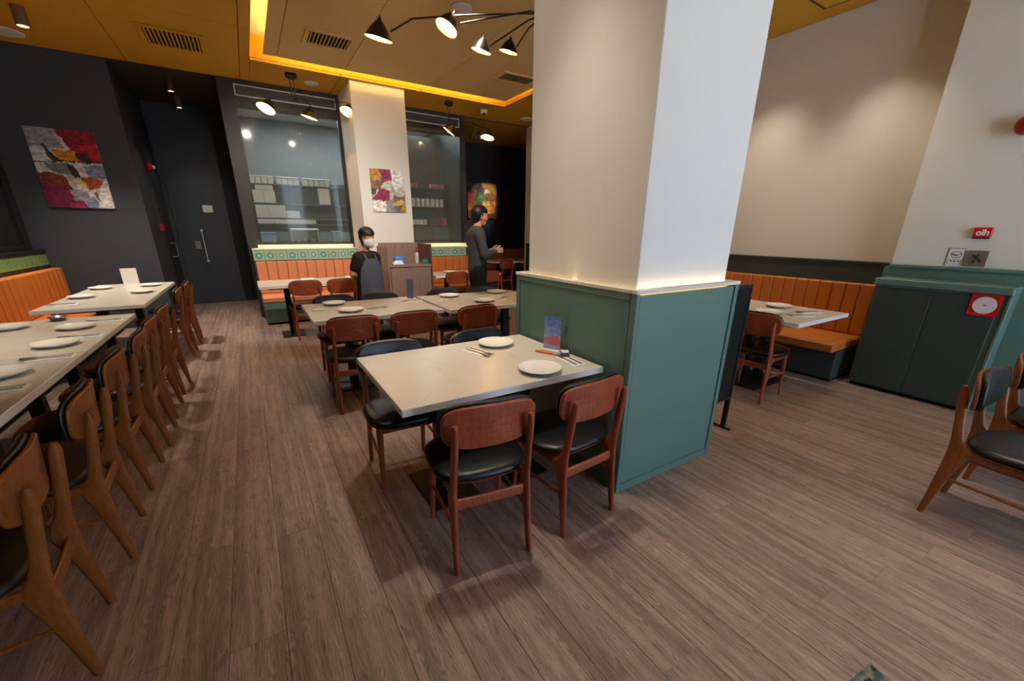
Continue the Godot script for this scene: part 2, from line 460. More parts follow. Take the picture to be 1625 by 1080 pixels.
	# window with dark blind on the left wall, above its tile ledge
	var w := struct_root("window_2", "dark window on the left wall above the green tiles")
	part("window_frame", boxes([[Vector3(-2.499, 1.17, -8.1), Vector3(-2.43, 1.23, -3.0)], [Vector3(-2.499, 3.1, -8.1), Vector3(-2.43, 3.18, -3.0)], [Vector3(-2.499, 1.23, -8.1), Vector3(-2.43, 3.1, -8.02)], [Vector3(-2.499, 1.23, -5.4), Vector3(-2.43, 3.1, -5.32)], [Vector3(-2.499, 1.23, -3.08), Vector3(-2.43, 3.1, -3.0)]]), M.black, w)
	for k in 2: part("pane", span(Vector3(-2.48, 1.232, [-8.018, -5.318][k]), Vector3(-2.465, 3.098, [-5.402, -3.082][k])), mat(Color(0.05, 0.052, 0.055), 0.12), w)
	struct("trim_3", span(Vector3(-2.499, 0.9, -8.229), Vector3(-2.36, 0.965, -2.0)), M.black)
	struct("trim_4", span(Vector3(-2.499, 1.115, -8.229), Vector3(-2.36, 1.165, -2.0), 0.004), M.black)
	var tl := struct_root("trim_5", "strip of olive green patterned tiles above the left bench")
	part("backing", span(Vector3(-2.499, 0.966, -8.229), Vector3(-2.385, 1.114, -2.0)), M.void, tl)
	for k in 14: part("tile", card_mesh(0.142, 0.142, 0.016), M.tiles[(k % 3) * 2 + 1], tl, Vector3(-2.376, 1.04, -8.15 + 0.148 * k), Vector3(0, PI / 2, 0))

# ---------------------------------------------------------------- ceiling
func panel(root, called, x0, x1, z0, z1, m, y := CEIL):
	part(called, cbox(Vector3(x1 - x0 - 0.007, 0.03, z1 - z0 - 0.007), 0.003), m, root, Vector3((x0 + x1) / 2, y + 0.015, (z0 + z1) / 2))

func ceiling():
	var c := struct_root("ceiling", "mustard yellow panelled ceiling with a lit cove round the middle raft")
	part("slab", span(Vector3(-2.65, 3.96, -10.55), Vector3(7.05, 4.1, 3.35)), M.void, c)
	part("tray_top", span(Vector3(0.42, 3.84, -7.24), Vector3(4.31, 3.88, 3.0)), M.plaster, c)
	# solid cover above the outer panels, with the upstand of the tray
	part("tray_upstand", boxes([[Vector3(0.36, 3.582, -7.24), Vector3(0.419, 3.9, 3.1)], [Vector3(4.311, 3.582, -7.24), Vector3(4.37, 3.9, 3.1)], [Vector3(0.36, 3.582, -7.3), Vector3(4.37, 3.9, -7.241)], [Vector3(0.36, 3.582, 3.001), Vector3(4.37, 3.9, 3.1)]]), M.ochre, c)
	part("backing", boxes([[Vector3(-2.5, 3.585, -8.22), Vector3(0.355, 3.6, 3.2)], [Vector3(4.375, 3.585, -8.22), Vector3(5.5, 3.6, 3.2)], [Vector3(0.355, 3.585, -8.22), Vector3(4.375, 3.6, -7.305)]]), M.void, c)
	for zz in [[-8.22, -6.24], [-6.24, -3.8], [-3.8, -1.4], [-1.4, 0.9], [0.9, 3.2]]:
		panel(c, "ceiling_panel", -2.5, -0.97, zz[0], zz[1], M.ochre)
		panel(c, "ceiling_panel", -0.97, 0.30, zz[0], zz[1], M.ochre)
		panel(c, "ceiling_panel", 0.30, 0.419, zz[0], zz[1], M.ochre)
		if zz[0] > -8: panel(c, "ceiling_panel", 4.311, 5.5 if zz[0] < -1.5 else 5.25, zz[0], zz[1], M.ochre)
	for xx in [[0.419, 1.55], [1.55, 2.76], [2.76, 4.0], [4.0, 5.5]]:
		panel(c, "ceiling_panel", xx[0], xx[1], -8.22, -7.241, M.ochre)
	panel(c, "ceiling_panel", 4.311, 5.5, -7.241, -6.24, M.ochre)
	for xx in [[0.56, 0.715], [0.715, 1.545], [1.545, 2.80], [2.80, 4.17]]:
		panel(c, "raft_panel", xx[0], xx[1], -6.95, 2.8, M.raft)
	part("raft_backing", span(Vector3(0.58, 3.581, -6.93), Vector3(4.15, 3.64, 2.78)), M.raft, c)
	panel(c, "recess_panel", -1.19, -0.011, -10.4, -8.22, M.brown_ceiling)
	panel(c, "recess_panel", 3.98, 6.9, -10.4, -8.3, M.ochre)
	part("recess_trim", span(Vector3(3.98, 3.535, -8.27), Vector3(5.5, 3.565, -8.225), 0.003), M.bronze, c)
	panel(c, "kitchen_panel", 0.1, 3.88, -10.4, -8.3, M.plaster_white, 3.5)
	# cove LEDs lie on the raft's back edge, and shine on the upstand
	var led := thing("cove_light", "hidden warm LED strip round the ceiling raft", "light strip")
	part("strip", span(Vector3(0.6, 3.642, -6.9), Vector3(0.63, 3.655, 2.7)), M.led, led)
	part("strip", span(Vector3(0.6, 3.642, -6.9), Vector3(4.12, 3.655, -6.87)), M.led, led)
	part("strip", span(Vector3(4.1, 3.642, -6.9), Vector3(4.13, 3.655, 2.7)), M.led, led)
	var wc := Color(1.0, 0.82, 0.42)
	area("cove_lamp", Vector3(0.615, 3.665, -2.1), Vector3(-0.6, 0.75, 0), Vector2(9.4, 0.03), wc, 2.3)
	area("cove_lamp", Vector3(2.36, 3.665, -6.885), Vector3(0, 0.6, -0.75), Vector2(3.4, 0.03), wc, 2.3)
	area("cove_lamp", Vector3(4.115, 3.665, -2.1), Vector3(0.6, 0.75, 0), Vector2(9.4, 0.03), wc, 2.3)
	vent(Vector3(-0.35, CEIL, -7.02), 0.62, 0.62, M.ochre, "louvred air vent in the left ceiling strip by the cove")
	vent(Vector3(1.2, CEIL, -6.04), 0.54, 0.44, M.raft, "louvred air vent in the ceiling raft above the back tables")
	vent(Vector3(3.72, CEIL, -5.9), 0.62, 0.36, M.raft, "louvred air vent in the ceiling raft beside the pillar")
	for s in [[Vector3(2.2, CEIL, -4.53), 0.11, "round white ceiling speaker above the chandelier arms"], [Vector3(1.22, CEIL, -7.77), 0.1, "round white ceiling speaker by the window pendant lamp"], [Vector3(-1.95, CEIL, -7.8), 0.16, "round white ceiling speaker at the left edge of the ceiling"], [Vector3(5.1, CEIL, -7.7), 0.12, "round white ceiling speaker half hidden by the white pillar"]]:
		var t := thing("ceiling_speaker", s[2], "speaker", s[0])
		part("rim", disc([Vector2(0, 0.0), Vector2(1, 0), Vector2(1, 0.012), Vector2(0.9, 0.018), Vector2(0, 0.018)], s[1], s[1], 2.0, 32), M.white_trim, t, Vector3.ZERO, Vector3(PI / 2, 0, 0))
		part("grille", disc([Vector2(0, 0.015), Vector2(0.88, 0.015), Vector2(0.8, 0.024), Vector2(0, 0.028)], s[1], s[1], 2.0, 32), mat(Color(0.8, 0.8, 0.79), 0.8), t, Vector3.ZERO, Vector3(PI / 2, 0, 0))
	var cm := thing("ceiling_camera", "small white dome camera under the far ceiling edge", "camera", Vector3(4.1, CEIL, -7.62))
	part("housing", disc([Vector2(0, 0), Vector2(1, 0), Vector2(1, 0.05), Vector2(0.8, 0.07), Vector2(0, 0.07)], 0.06, 0.06), M.paper, cm, Vector3.ZERO, Vector3(PI / 2, 0, 0))
	part("lens", disc([Vector2(0, 0), Vector2(1, 0), Vector2(0.9, 0.02), Vector2(0.5, 0.035), Vector2(0, 0.04)], 0.033, 0.033), M.black, cm, Vector3(-0.01, -0.062, 0.02), Vector3(PI / 2 - 0.5, 0, 0))
	var ap := thing("access_panel", "square access panel in the ceiling by the right wall", "hatch", Vector3(5.08, CEIL, -2.3))
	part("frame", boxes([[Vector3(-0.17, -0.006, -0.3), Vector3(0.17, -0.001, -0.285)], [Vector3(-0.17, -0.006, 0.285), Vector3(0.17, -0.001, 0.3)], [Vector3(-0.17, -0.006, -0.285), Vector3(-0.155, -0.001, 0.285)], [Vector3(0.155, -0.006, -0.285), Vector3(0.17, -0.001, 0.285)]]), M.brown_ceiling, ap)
	part("hatch", cbox(Vector3(0.3, 0.006, 0.56), 0.002), M.ochre, ap, Vector3(0, -0.004, 0))

func vent(at, w, d, m, label):
	var t := thing("ceiling_vent", label, "vent", at)
	part("backing", span(Vector3(-w / 2 + 0.01, -0.004, -d / 2 + 0.01), Vector3(w / 2 - 0.01, -0.001, d / 2 - 0.01)), M.void, t)
	part("frame", boxes([[Vector3(-w / 2, -0.02, -d / 2), Vector3(w / 2, -0.001, -d / 2 + 0.05), 0.004], [Vector3(-w / 2, -0.02, d / 2 - 0.05), Vector3(w / 2, -0.001, d / 2), 0.004], [Vector3(-w / 2, -0.02, -d / 2 + 0.05), Vector3(-w / 2 + 0.05, -0.001, d / 2 - 0.05), 0.004], [Vector3(w / 2 - 0.05, -0.02, -d / 2 + 0.05), Vector3(w / 2, -0.001, d / 2 - 0.05), 0.004]]), m, t)
	var n := int((w - 0.1) / 0.04)
	for k in n:
		part("slat", cbox(Vector3(0.018, 0.006, d - 0.1), 0.001), m, t, Vector3(-w / 2 + 0.07 + (w - 0.14) * k / (n - 1), -0.013, 0), Vector3(0, 0, 0.6))

# ---------------------------------------------------------------- kitchen front wall, windows, mosaic ledge
func front_wall():
	var zf := -8.2; var zb := -8.3
	struct("wall_back", boxes([
		[Vector3(-0.01, 0, zb), Vector3(0.165, CEIL, zf)], [Vector3(0.165, 0, zb), Vector3(1.65, 1.205, zf)], [Vector3(0.165, 3.215, zb), Vector3(1.65, CEIL, zf)],
		[Vector3(1.65, 0, zb), Vector3(2.6, CEIL, zf)], [Vector3(2.6, 0, zb), Vector3(3.89, 1.205, zf)], [Vector3(2.6, 3.215, zb), Vector3(3.89, CEIL, zf)], [Vector3(3.89, 0, zb), Vector3(3.98, CEIL, zf)]]), M.darker)
	struct("wall_kitchen_left", span(Vector3(-0.01, 0, -10.55), Vector3(0.1, 3.95, zb - 0.001)), M.darker)
	struct("wall_kitchen_right", span(Vector3(3.88, 0, -10.55), Vector3(3.98, 3.95, zb - 0.001)), M.darker)
	struct("wall_kitchen_back", span(Vector3(0.1, 0, -10.55), Vector3(3.88, 3.95, -10.4)), mat(Color(0.46, 0.48, 0.48), 0.6))
	for w in [[0.165, 1.65, "window_3", "tall kitchen window left of the white column"], [2.6, 3.89, "window_4", "tall kitchen window right of the white column"]]:
		var r := struct_root(w[2], w[3])
		var a: float = w[0]; var b: float = w[1]
		part("window_frame", boxes([[Vector3(a, 1.205, -8.27), Vector3(b, 1.235, -8.19)], [Vector3(a, 3.185, -8.27), Vector3(b, 3.215, -8.19)], [Vector3(a, 1.235, -8.27), Vector3(a + 0.03, 3.185, -8.19)], [Vector3(b - 0.03, 1.235, -8.27), Vector3(b, 3.185, -8.19)]]), M.black, r)
		part("pane", span(Vector3(a + 0.031, 1.236, -8.235), Vector3(b - 0.031, 3.184, -8.227)), M.film, r)
		var g := thing("air_grille", ["white-framed linear air grille above the left kitchen window", "white-framed linear air grille above the right kitchen window"][0 if a < 1 else 1], "grille", Vector3((a + b) / 2, 3.405, zf))
		var hw := (b - a) / 2 - 0.035
		part("frame", boxes([[Vector3(-hw, -0.075, 0.001), Vector3(hw, -0.062, 0.02)], [Vector3(-hw, 0.062, 0.001), Vector3(hw, 0.075, 0.02)], [Vector3(-hw, -0.062, 0.001), Vector3(-hw + 0.013, 0.062, 0.02)], [Vector3(hw - 0.013, -0.062, 0.001), Vector3(hw, 0.062, 0.02)]]), M.white_trim, g)
		part("backing", span(Vector3(-hw + 0.013, -0.062, 0.001), Vector3(hw - 0.013, 0.062, 0.004)), mat(Color(0.3, 0.3, 0.31), 0.6), g)
		for k in 6: part("louvre", cbox(Vector3(hw * 2 - 0.03, 0.004, 0.014), 0.001), M.grey_metal, g, Vector3(0, -0.05 + 0.02 * k, 0.011), Vector3(0.5, 0, 0))
	# mosaic ledges with lit sills
	var n := 6
	for seg in [[0.03, 1.66], [2.53, 3.95]]:
		var a: float = seg[0]; var b: float = seg[1]
		var r := struct_root("trim_%d" % n, "teal patterned tile ledge below the kitchen window"); n += 1
		part("ledge", boxes([[Vector3(a, 0.0, -8.198), Vector3(b, 0.955, -7.985)], [Vector3(a, 0.955, -8.198), Vector3(b, 1.12, -8.0)]]), M.green_dark, r)
		part("sill", span(Vector3(a, 1.121, -8.198), Vector3(b, 1.145, -7.98), 0.003), M.plaster, r)
		part("sill_board", span(Vector3(a + 0.1, 1.146, -8.196), Vector3(b - 0.02, 1.2, -8.17), 0.003), M.plaster, r)
		var k := 0; var x := a + 0.005
		while x + 0.16 <= b + 0.02:
			part("tile", card_mesh(0.156, 0.156, 0.016), M.tiles[(k % 3) * 2], r, Vector3(x + 0.08, 1.038, -7.991)); x += 0.162; k += 1
		area("ledge_lamp", Vector3((a + b) / 2, 1.152, -8.06), Vector3(0, 0.8, -0.6), Vector2(b - a - 0.2, 0.03), Color(1.0, 0.86, 0.6), 0.22)
		part("led_strip", span(Vector3(a + 0.05, 1.146, -8.07), Vector3(b - 0.05, 1.150, -8.05)), M.led, r)
	# the white column between the windows
	struct("wall_column", span(Vector3(1.67, 0, -8.199), Vector3(2.5, 3.95, -7.3), 0.004), M.plaster_white, Vector3.ZERO, "white square column between the two kitchen windows")

func kitchen():
	area("unseen_kitchen_lamp", Vector3(2.0, 3.46, -9.3), Vector3(0, -1, 0.0), Vector2(3.2, 0.5), Color(0.9, 0.97, 1.0), 5.5)
	var k := thing("unseen_kitchen_light", "unseen flat light panel on the kitchen ceiling, lighting the shelves", "light", Vector3(2.0, 3.478, -9.3))  # lamp out of view, placed to light the kitchen behind the windows
	part("diffuser", cbox(Vector3(3.2, 0.02, 0.5), 0.002), glow(Color(0.9, 0.97, 1.0), 1.5), k)
	# shelving behind the left window
	var sh := thing("kitchen_shelf", "grey kitchen shelving behind the left window", "shelf", Vector3(0, 0, -9.2))
	var shm := mat(Color(0.36, 0.40, 0.41), 0.5)
	for y in [2.22, 1.90, 1.645, 1.545]:
		part("board", span(Vector3(0.14, y - 0.02, -0.28), Vector3(1.9, y, 0.06), 0.002), shm, sh)
	for x in [0.13, 1.9]: part("upright", span(Vector3(x - 0.015, 0.9, -0.28), Vector3(x + 0.015, 2.5, -0.25)), shm, sh)
	part("back_sheet", span(Vector3(0.13, 1.4, -0.32), Vector3(1.9, 2.3, -0.3)), mat(Color(0.27, 0.30, 0.31), 0.6), sh)
	part("worktop", span(Vector3(0.14, 1.12, -0.45), Vector3(1.9, 1.16, 0.25), 0.003), M.steel, sh)
	var tub := mat(Color(0.86, 0.91, 0.90), 0.35)
	var tubm := boxes([[Vector3(-0.042, 0, -0.1), Vector3(0.042, 0.11, 0.04), 0.008], [Vector3(-0.045, 0.111, -0.1), Vector3(0.045, 0.13, 0.043), 0.004]])
	var i := 0
	for g in [[0.2, 4], [0.62, 4], [1.06, 5]]:
		for j in g[1]:
			single("storage_tub", tubm, tub, "pale lidded tub, %s from left in the %s cluster, top shelf behind left window" % [ORD[j], ["left", "middle", "right"][int(g[0] * 2.0)]], "tub", Vector3(g[0] + 0.045 + 0.095 * j, 2.221, -9.2), Vector3.ZERO, "tubs on the top kitchen shelf"); i += 1
	var bm := mat(Color(0.86, 0.91, 0.89), 0.6)
	for b in [[0.2, 0.38, 1.901, 0.21, "left"], [0.385, 0.565, 1.901, 0.21, "second"], [0.27, 0.55, 2.112, 0.085, "upper"], [1.3, 1.50, 1.901, 0.29, "tall right"], [0.2, 0.42, 1.646, 0.22, "left"], [0.425, 0.70, 1.646, 0.22, "second"], [0.705, 0.93, 1.646, 0.13, "low third"], [0.2, 0.48, 1.546, 0.075, "left"], [0.485, 0.82, 1.546, 0.075, "second"], [0.825, 1.19, 1.546, 0.075, "third"]]:
		var row: String = {1.901: "second kitchen shelf", 2.112: "box stack of the second kitchen shelf", 1.646: "third kitchen shelf", 1.546: "lowest kitchen shelf"}[b[2]]
		var o := thing("storage_box", "white %s storage box on the %s, left window" % [b[4], row], "box", Vector3((b[0] + b[1]) / 2, b[2], -9.24))
		part("carton", cbox(Vector3(b[1] - b[0], b[3] - 0.002, 0.2), 0.004), bm, o, Vector3(0, b[3] / 2, 0))
		part("lid_seam", cbox(Vector3(b[1] - b[0] + 0.004, 0.012, 0.204), 0.002), tub, o, Vector3(0, b[3] * 0.75, 0))
	# worktop machines
	var m := thing("coffee_machine", "dark steel machine on the kitchen worktop seen under the shelves", "machine", Vector3(0.95, 1.161, -9.1))
	part("body", span(Vector3(-0.25, 0, -0.25), Vector3(0.25, 0.3, 0.1), 0.01), M.steel, m)
	part("front_panel", span(Vector3(-0.22, 0.02, 0.101), Vector3(0.22, 0.27, 0.11), 0.003), mat(Color(0.2, 0.22, 0.22), 0.3, 0.4), m)
	for x in [-0.12, 0.0, 0.12]: part("knob", disc([Vector2(0, 0), Vector2(1, 0), Vector2(0.9, 0.03), Vector2(0, 0.03)], 0.03, 0.03), M.grey_metal, m, Vector3(x, 0.08, 0.112))
	single("blue_crate", boxes([[Vector3(-0.12, 0, -0.1), Vector3(0.12, 0.22, 0.1), 0.01], [Vector3(-0.13, 0.2, -0.11), Vector3(0.13, 0.23, 0.11), 0.005]]), mat(Color(0.45, 0.6, 0.75), 0.5), "pale blue crate at the left end of the kitchen worktop", "crate", Vector3(0.33, 1.161, -9.0))
	single("blue_bin", boxes([[Vector3(-0.08, 0, -0.08), Vector3(0.08, 0.25, 0.08), 0.01], [Vector3(-0.09, 0.23, -0.09), Vector3(0.09, 0.26, 0.09), 0.005]]), mat(Color(0.5, 0.63, 0.72), 0.5), "pale blue bin at the right end of the kitchen worktop", "bin", Vector3(1.5, 1.161, -9.0))
	# shelving behind the right window
	var s2 := thing("kitchen_cabinet", "grey kitchen cabinet with open shelves behind the right window", "cabinet", Vector3(0, 0, -8.95))
	var gm := mat(Color(0.33, 0.345, 0.335), 0.5)
	for y in [2.285, 1.915, 1.56]: part("shelf_board", span(Vector3(2.65, y - 0.018, -0.25), Vector3(3.86, y, 0.08), 0.002), gm, s2)
	part("back_sheet", span(Vector3(2.65, 1.2, -0.28), Vector3(3.86, 3.3, -0.255)), gm, s2)
	for k2 in 3: part("door", cbox(Vector3(0.38, 0.36, 0.02), 0.004), mat(Color(0.36, 0.38, 0.375), 0.5), s2, Vector3(2.88 + 0.39 * k2, 1.36, 0.06))
	part("carcass", span(Vector3(2.65, 0.9, -0.25), Vector3(3.86, 1.535, 0.045)), gm, s2)
	var jar := disc([Vector2(0, 0), Vector2(0.9, 0), Vector2(1, 0.01), Vector2(1, 0.06), Vector2(0.8, 0.068), Vector2(0.8, 0.085), Vector2(0, 0.085)], 0.03, 0.03, 2, 14)
	for j in 4: single("spice_jar", jar, mat(Color(0.80, 0.50, 0.16), 0.3), "orange jar, %s from left of four, behind the right kitchen window" % ORD[j], "jar", Vector3(2.98 + 0.066 * j, 2.286, -8.92), Vector3(-PI / 2, 0, 0), "orange jars")
	for j in 5: single("spice_jar", jar, mat(Color(0.75, 0.45, 0.45), 0.3), "pink jar, %s from left of five, behind the right kitchen window" % ORD[j], "jar", Vector3(3.5 + 0.066 * j, 2.286, -8.92), Vector3(-PI / 2, 0, 0), "pink jars")
	var cup := boxes([[Vector3(-0.038, 0, -0.04), Vector3(0.038, 0.068, 0.04), 0.012], [Vector3(-0.041, 0.07, -0.043), Vector3(0.041, 0.082, 0.043), 0.004]])
	for j in 8:
		for lv in 2:
			single("white_tub", cup, M.paper, "small white tub, %s from left in the %s layer, behind the right kitchen window" % [ORD[j], ["lower", "upper"][lv]], "tub", Vector3(2.98 + 0.105 * j, 1.916 + 0.083 * lv, -8.92), Vector3.ZERO, "white tubs on the middle shelf")
	for j in 5: single("white_carton", boxes([[Vector3(-0.036, 0, -0.04), Vector3(0.036, 0.10, 0.04), 0.003], [Vector3(-0.037, 0.075, -0.041), Vector3(0.037, 0.082, 0.041)]]), M.paper, "white carton, %s from left on the lowest shelf, right kitchen window" % ORD[j], "carton", Vector3(2.99 + 0.082 * j, 1.561, -8.92), Vector3.ZERO, "white cartons on the lowest shelf")
	single("plum_box", boxes([[Vector3(-0.12, 0, -0.06), Vector3(0.12, 0.13, 0.06), 0.003], [Vector3(-0.122, 0.11, -0.062), Vector3(0.122, 0.133, 0.062), 0.002]]), mat(Color(0.38, 0.30, 0.34), 0.6), "dull purple box beside the white cartons in the kitchen", "box", Vector3(3.54, 1.561, -8.92))
	single("pink_box", boxes([[Vector3(-0.065, 0, -0.06), Vector3(0.065, 0.145, 0.06), 0.003], [Vector3(-0.068, -0.0, -0.062), Vector3(0.068, 0.035, 0.062), 0.002]]), mat(Color(0.80, 0.18, 0.42), 0.5), "bright pink box at the right of the lowest kitchen shelf", "box", Vector3(3.745, 1.561, -8.92))

# ---------------------------------------------------------------- big pillar
func pillar():
	var x0 := 1.585; var x1 := 2.47; var z0 := -2.49; var z1 := -1.38
	struct("wall_pillar", span(Vector3(1.65, 0.02, -2.43), Vector3(2.42, 3.95, -1.445), 0.004), M.plaster_white, Vector3.ZERO, "big white square pillar in the middle of the room")
	var p := struct_root("trim_8", "green panelled base round the white pillar with a pale ledge")
	var h := 1.155
	var t := 0.02
	# four flat panels set between corner posts, a plinth below and a rail above
	part("front_panel", span(Vector3(x0 + 0.03, 0.0525, z1 - 0.05), Vector3(x1 - 0.045, h - 0.01, z1 - 0.004), 0.002), M.green, p)
	part("left_panel", span(Vector3(x0 + 0.006, 0.0525, z0 + 0.045), Vector3(x0 + 0.05, h - 0.035, z1 - 0.045), 0.002), M.green, p)
	part("right_panel", span(Vector3(x1 - 0.05, 0.0525, z0 + 0.045), Vector3(x1 - 0.004, h - 0.01, z1 - 0.045), 0.002), M.green, p)
	part("back_panel", span(Vector3(x0 + 0.05, 0.0525, z0 + 0.004), Vector3(x1 - 0.05, h - 0.01, z0 + 0.05), 0.002), M.green, p)
	part("corner_post", boxes([[Vector3(x0, 0, z1 - 0.04), Vector3(x0 + 0.027, h, z1), 0.003]]), M.green, p)
	part("corner_post", boxes([[Vector3(x1 - 0.035, 0, z1 - 0.04), Vector3(x1, h, z1), 0.003]]), M.green, p)
	part("corner_post", boxes([[Vector3(x0, 0, z0), Vector3(x0 + 0.04, h, z0 + 0.04), 0.003]]), M.green, p)
	part("corner_post", boxes([[Vector3(x1 - 0.04, 0, z0), Vector3(x1, h, z0 + 0.04), 0.003]]), M.green, p)
	part("top_rail", boxes([[Vector3(x0, h - 0.03, z0 + 0.041), Vector3(x0 + 0.03, h, z1 - 0.041), 0.002]]), M.green, p)
	part("skirting", boxes([[Vector3(x0 + 0.028, 0, z1 - 0.04), Vector3(x1 - 0.036, 0.05, z1 - 0.002), 0.001], [Vector3(x0 + 0.002, 0, z0 + 0.041), Vector3(x0 + 0.04, 0.05, z1 - 0.041), 0.001], [Vector3(x1 - 0.04, 0, z0 + 0.041), Vector3(x1 - 0.002, 0.05, z1 - 0.041), 0.001]]), M.green, p)
	var b := 0.035
	part("ledge", boxes([[Vector3(x0 - 0.004, h + 0.001, z1 - b), Vector3(x1 + 0.004, h + 0.022, z1 + 0.004), 0.003], [Vector3(x0 - 0.004, h + 0.001, z0 - 0.004), Vector3(x0 + b, h + 0.022, z1 - b - 0.001), 0.003], [Vector3(x1 - b, h + 0.001, z0 - 0.004), Vector3(x1 + 0.004, h + 0.022, z1 - b - 0.001), 0.003], [Vector3(x0 + b + 0.001, h + 0.001, z0 - 0.004), Vector3(x1 - b - 0.001, h + 0.022, z0 + b), 0.003]]), M.plaster, p)
	# LED groove between ledge and column
	part("led_strip", boxes([[Vector3(x0 + 0.042, h - 0.01, z0 + 0.06), Vector3(x0 + 0.052, h + 0.004, z1 - 0.06)], [Vector3(x0 + 0.06, h - 0.01, z1 - 0.052), Vector3(x1 - 0.06, h + 0.004, z1 - 0.042)]]), M.led, p)
	var c := Color(1.0, 0.88, 0.66)
	area("pillar_lamp", Vector3(x0 + 0.047, h + 0.01, -1.935), Vector3(0.12, 1, 0), Vector2(1.0, 0.012), c, 0.03)
	area("pillar_lamp", Vector3(2.03, h + 0.01, z1 - 0.047), Vector3(0, 1, -0.12), Vector2(0.8, 0.012), c, 0.025)
	# black screen standing beside it
	var s := thing("screen", "black metal standing screen beside the green pillar base", "screen", Vector3(2.70, 0, -1.56))
	part("panel", span(Vector3(-0.19, 0.27, -0.012), Vector3(0.22, 1.09, 0.012), 0.003), M.steel_black, s)
	part("frame", boxes([[Vector3(-0.205, 0.25, -0.018), Vector3(0.24, 0.27, 0.018), 0.002], [Vector3(-0.205, 1.09, -0.018), Vector3(0.24, 1.11, 0.018), 0.002]]), M.black, s)
	for x in [-0.205, 0.22]:
		part("leg", span(Vector3(x, 0.012, -0.018), Vector3(x + 0.02, 1.09, 0.018), 0.002), M.black, s)
		part("foot", span(Vector3(x, 0, -0.16), Vector3(x + 0.02, 0.012, 0.06), 0.002), M.black, s)

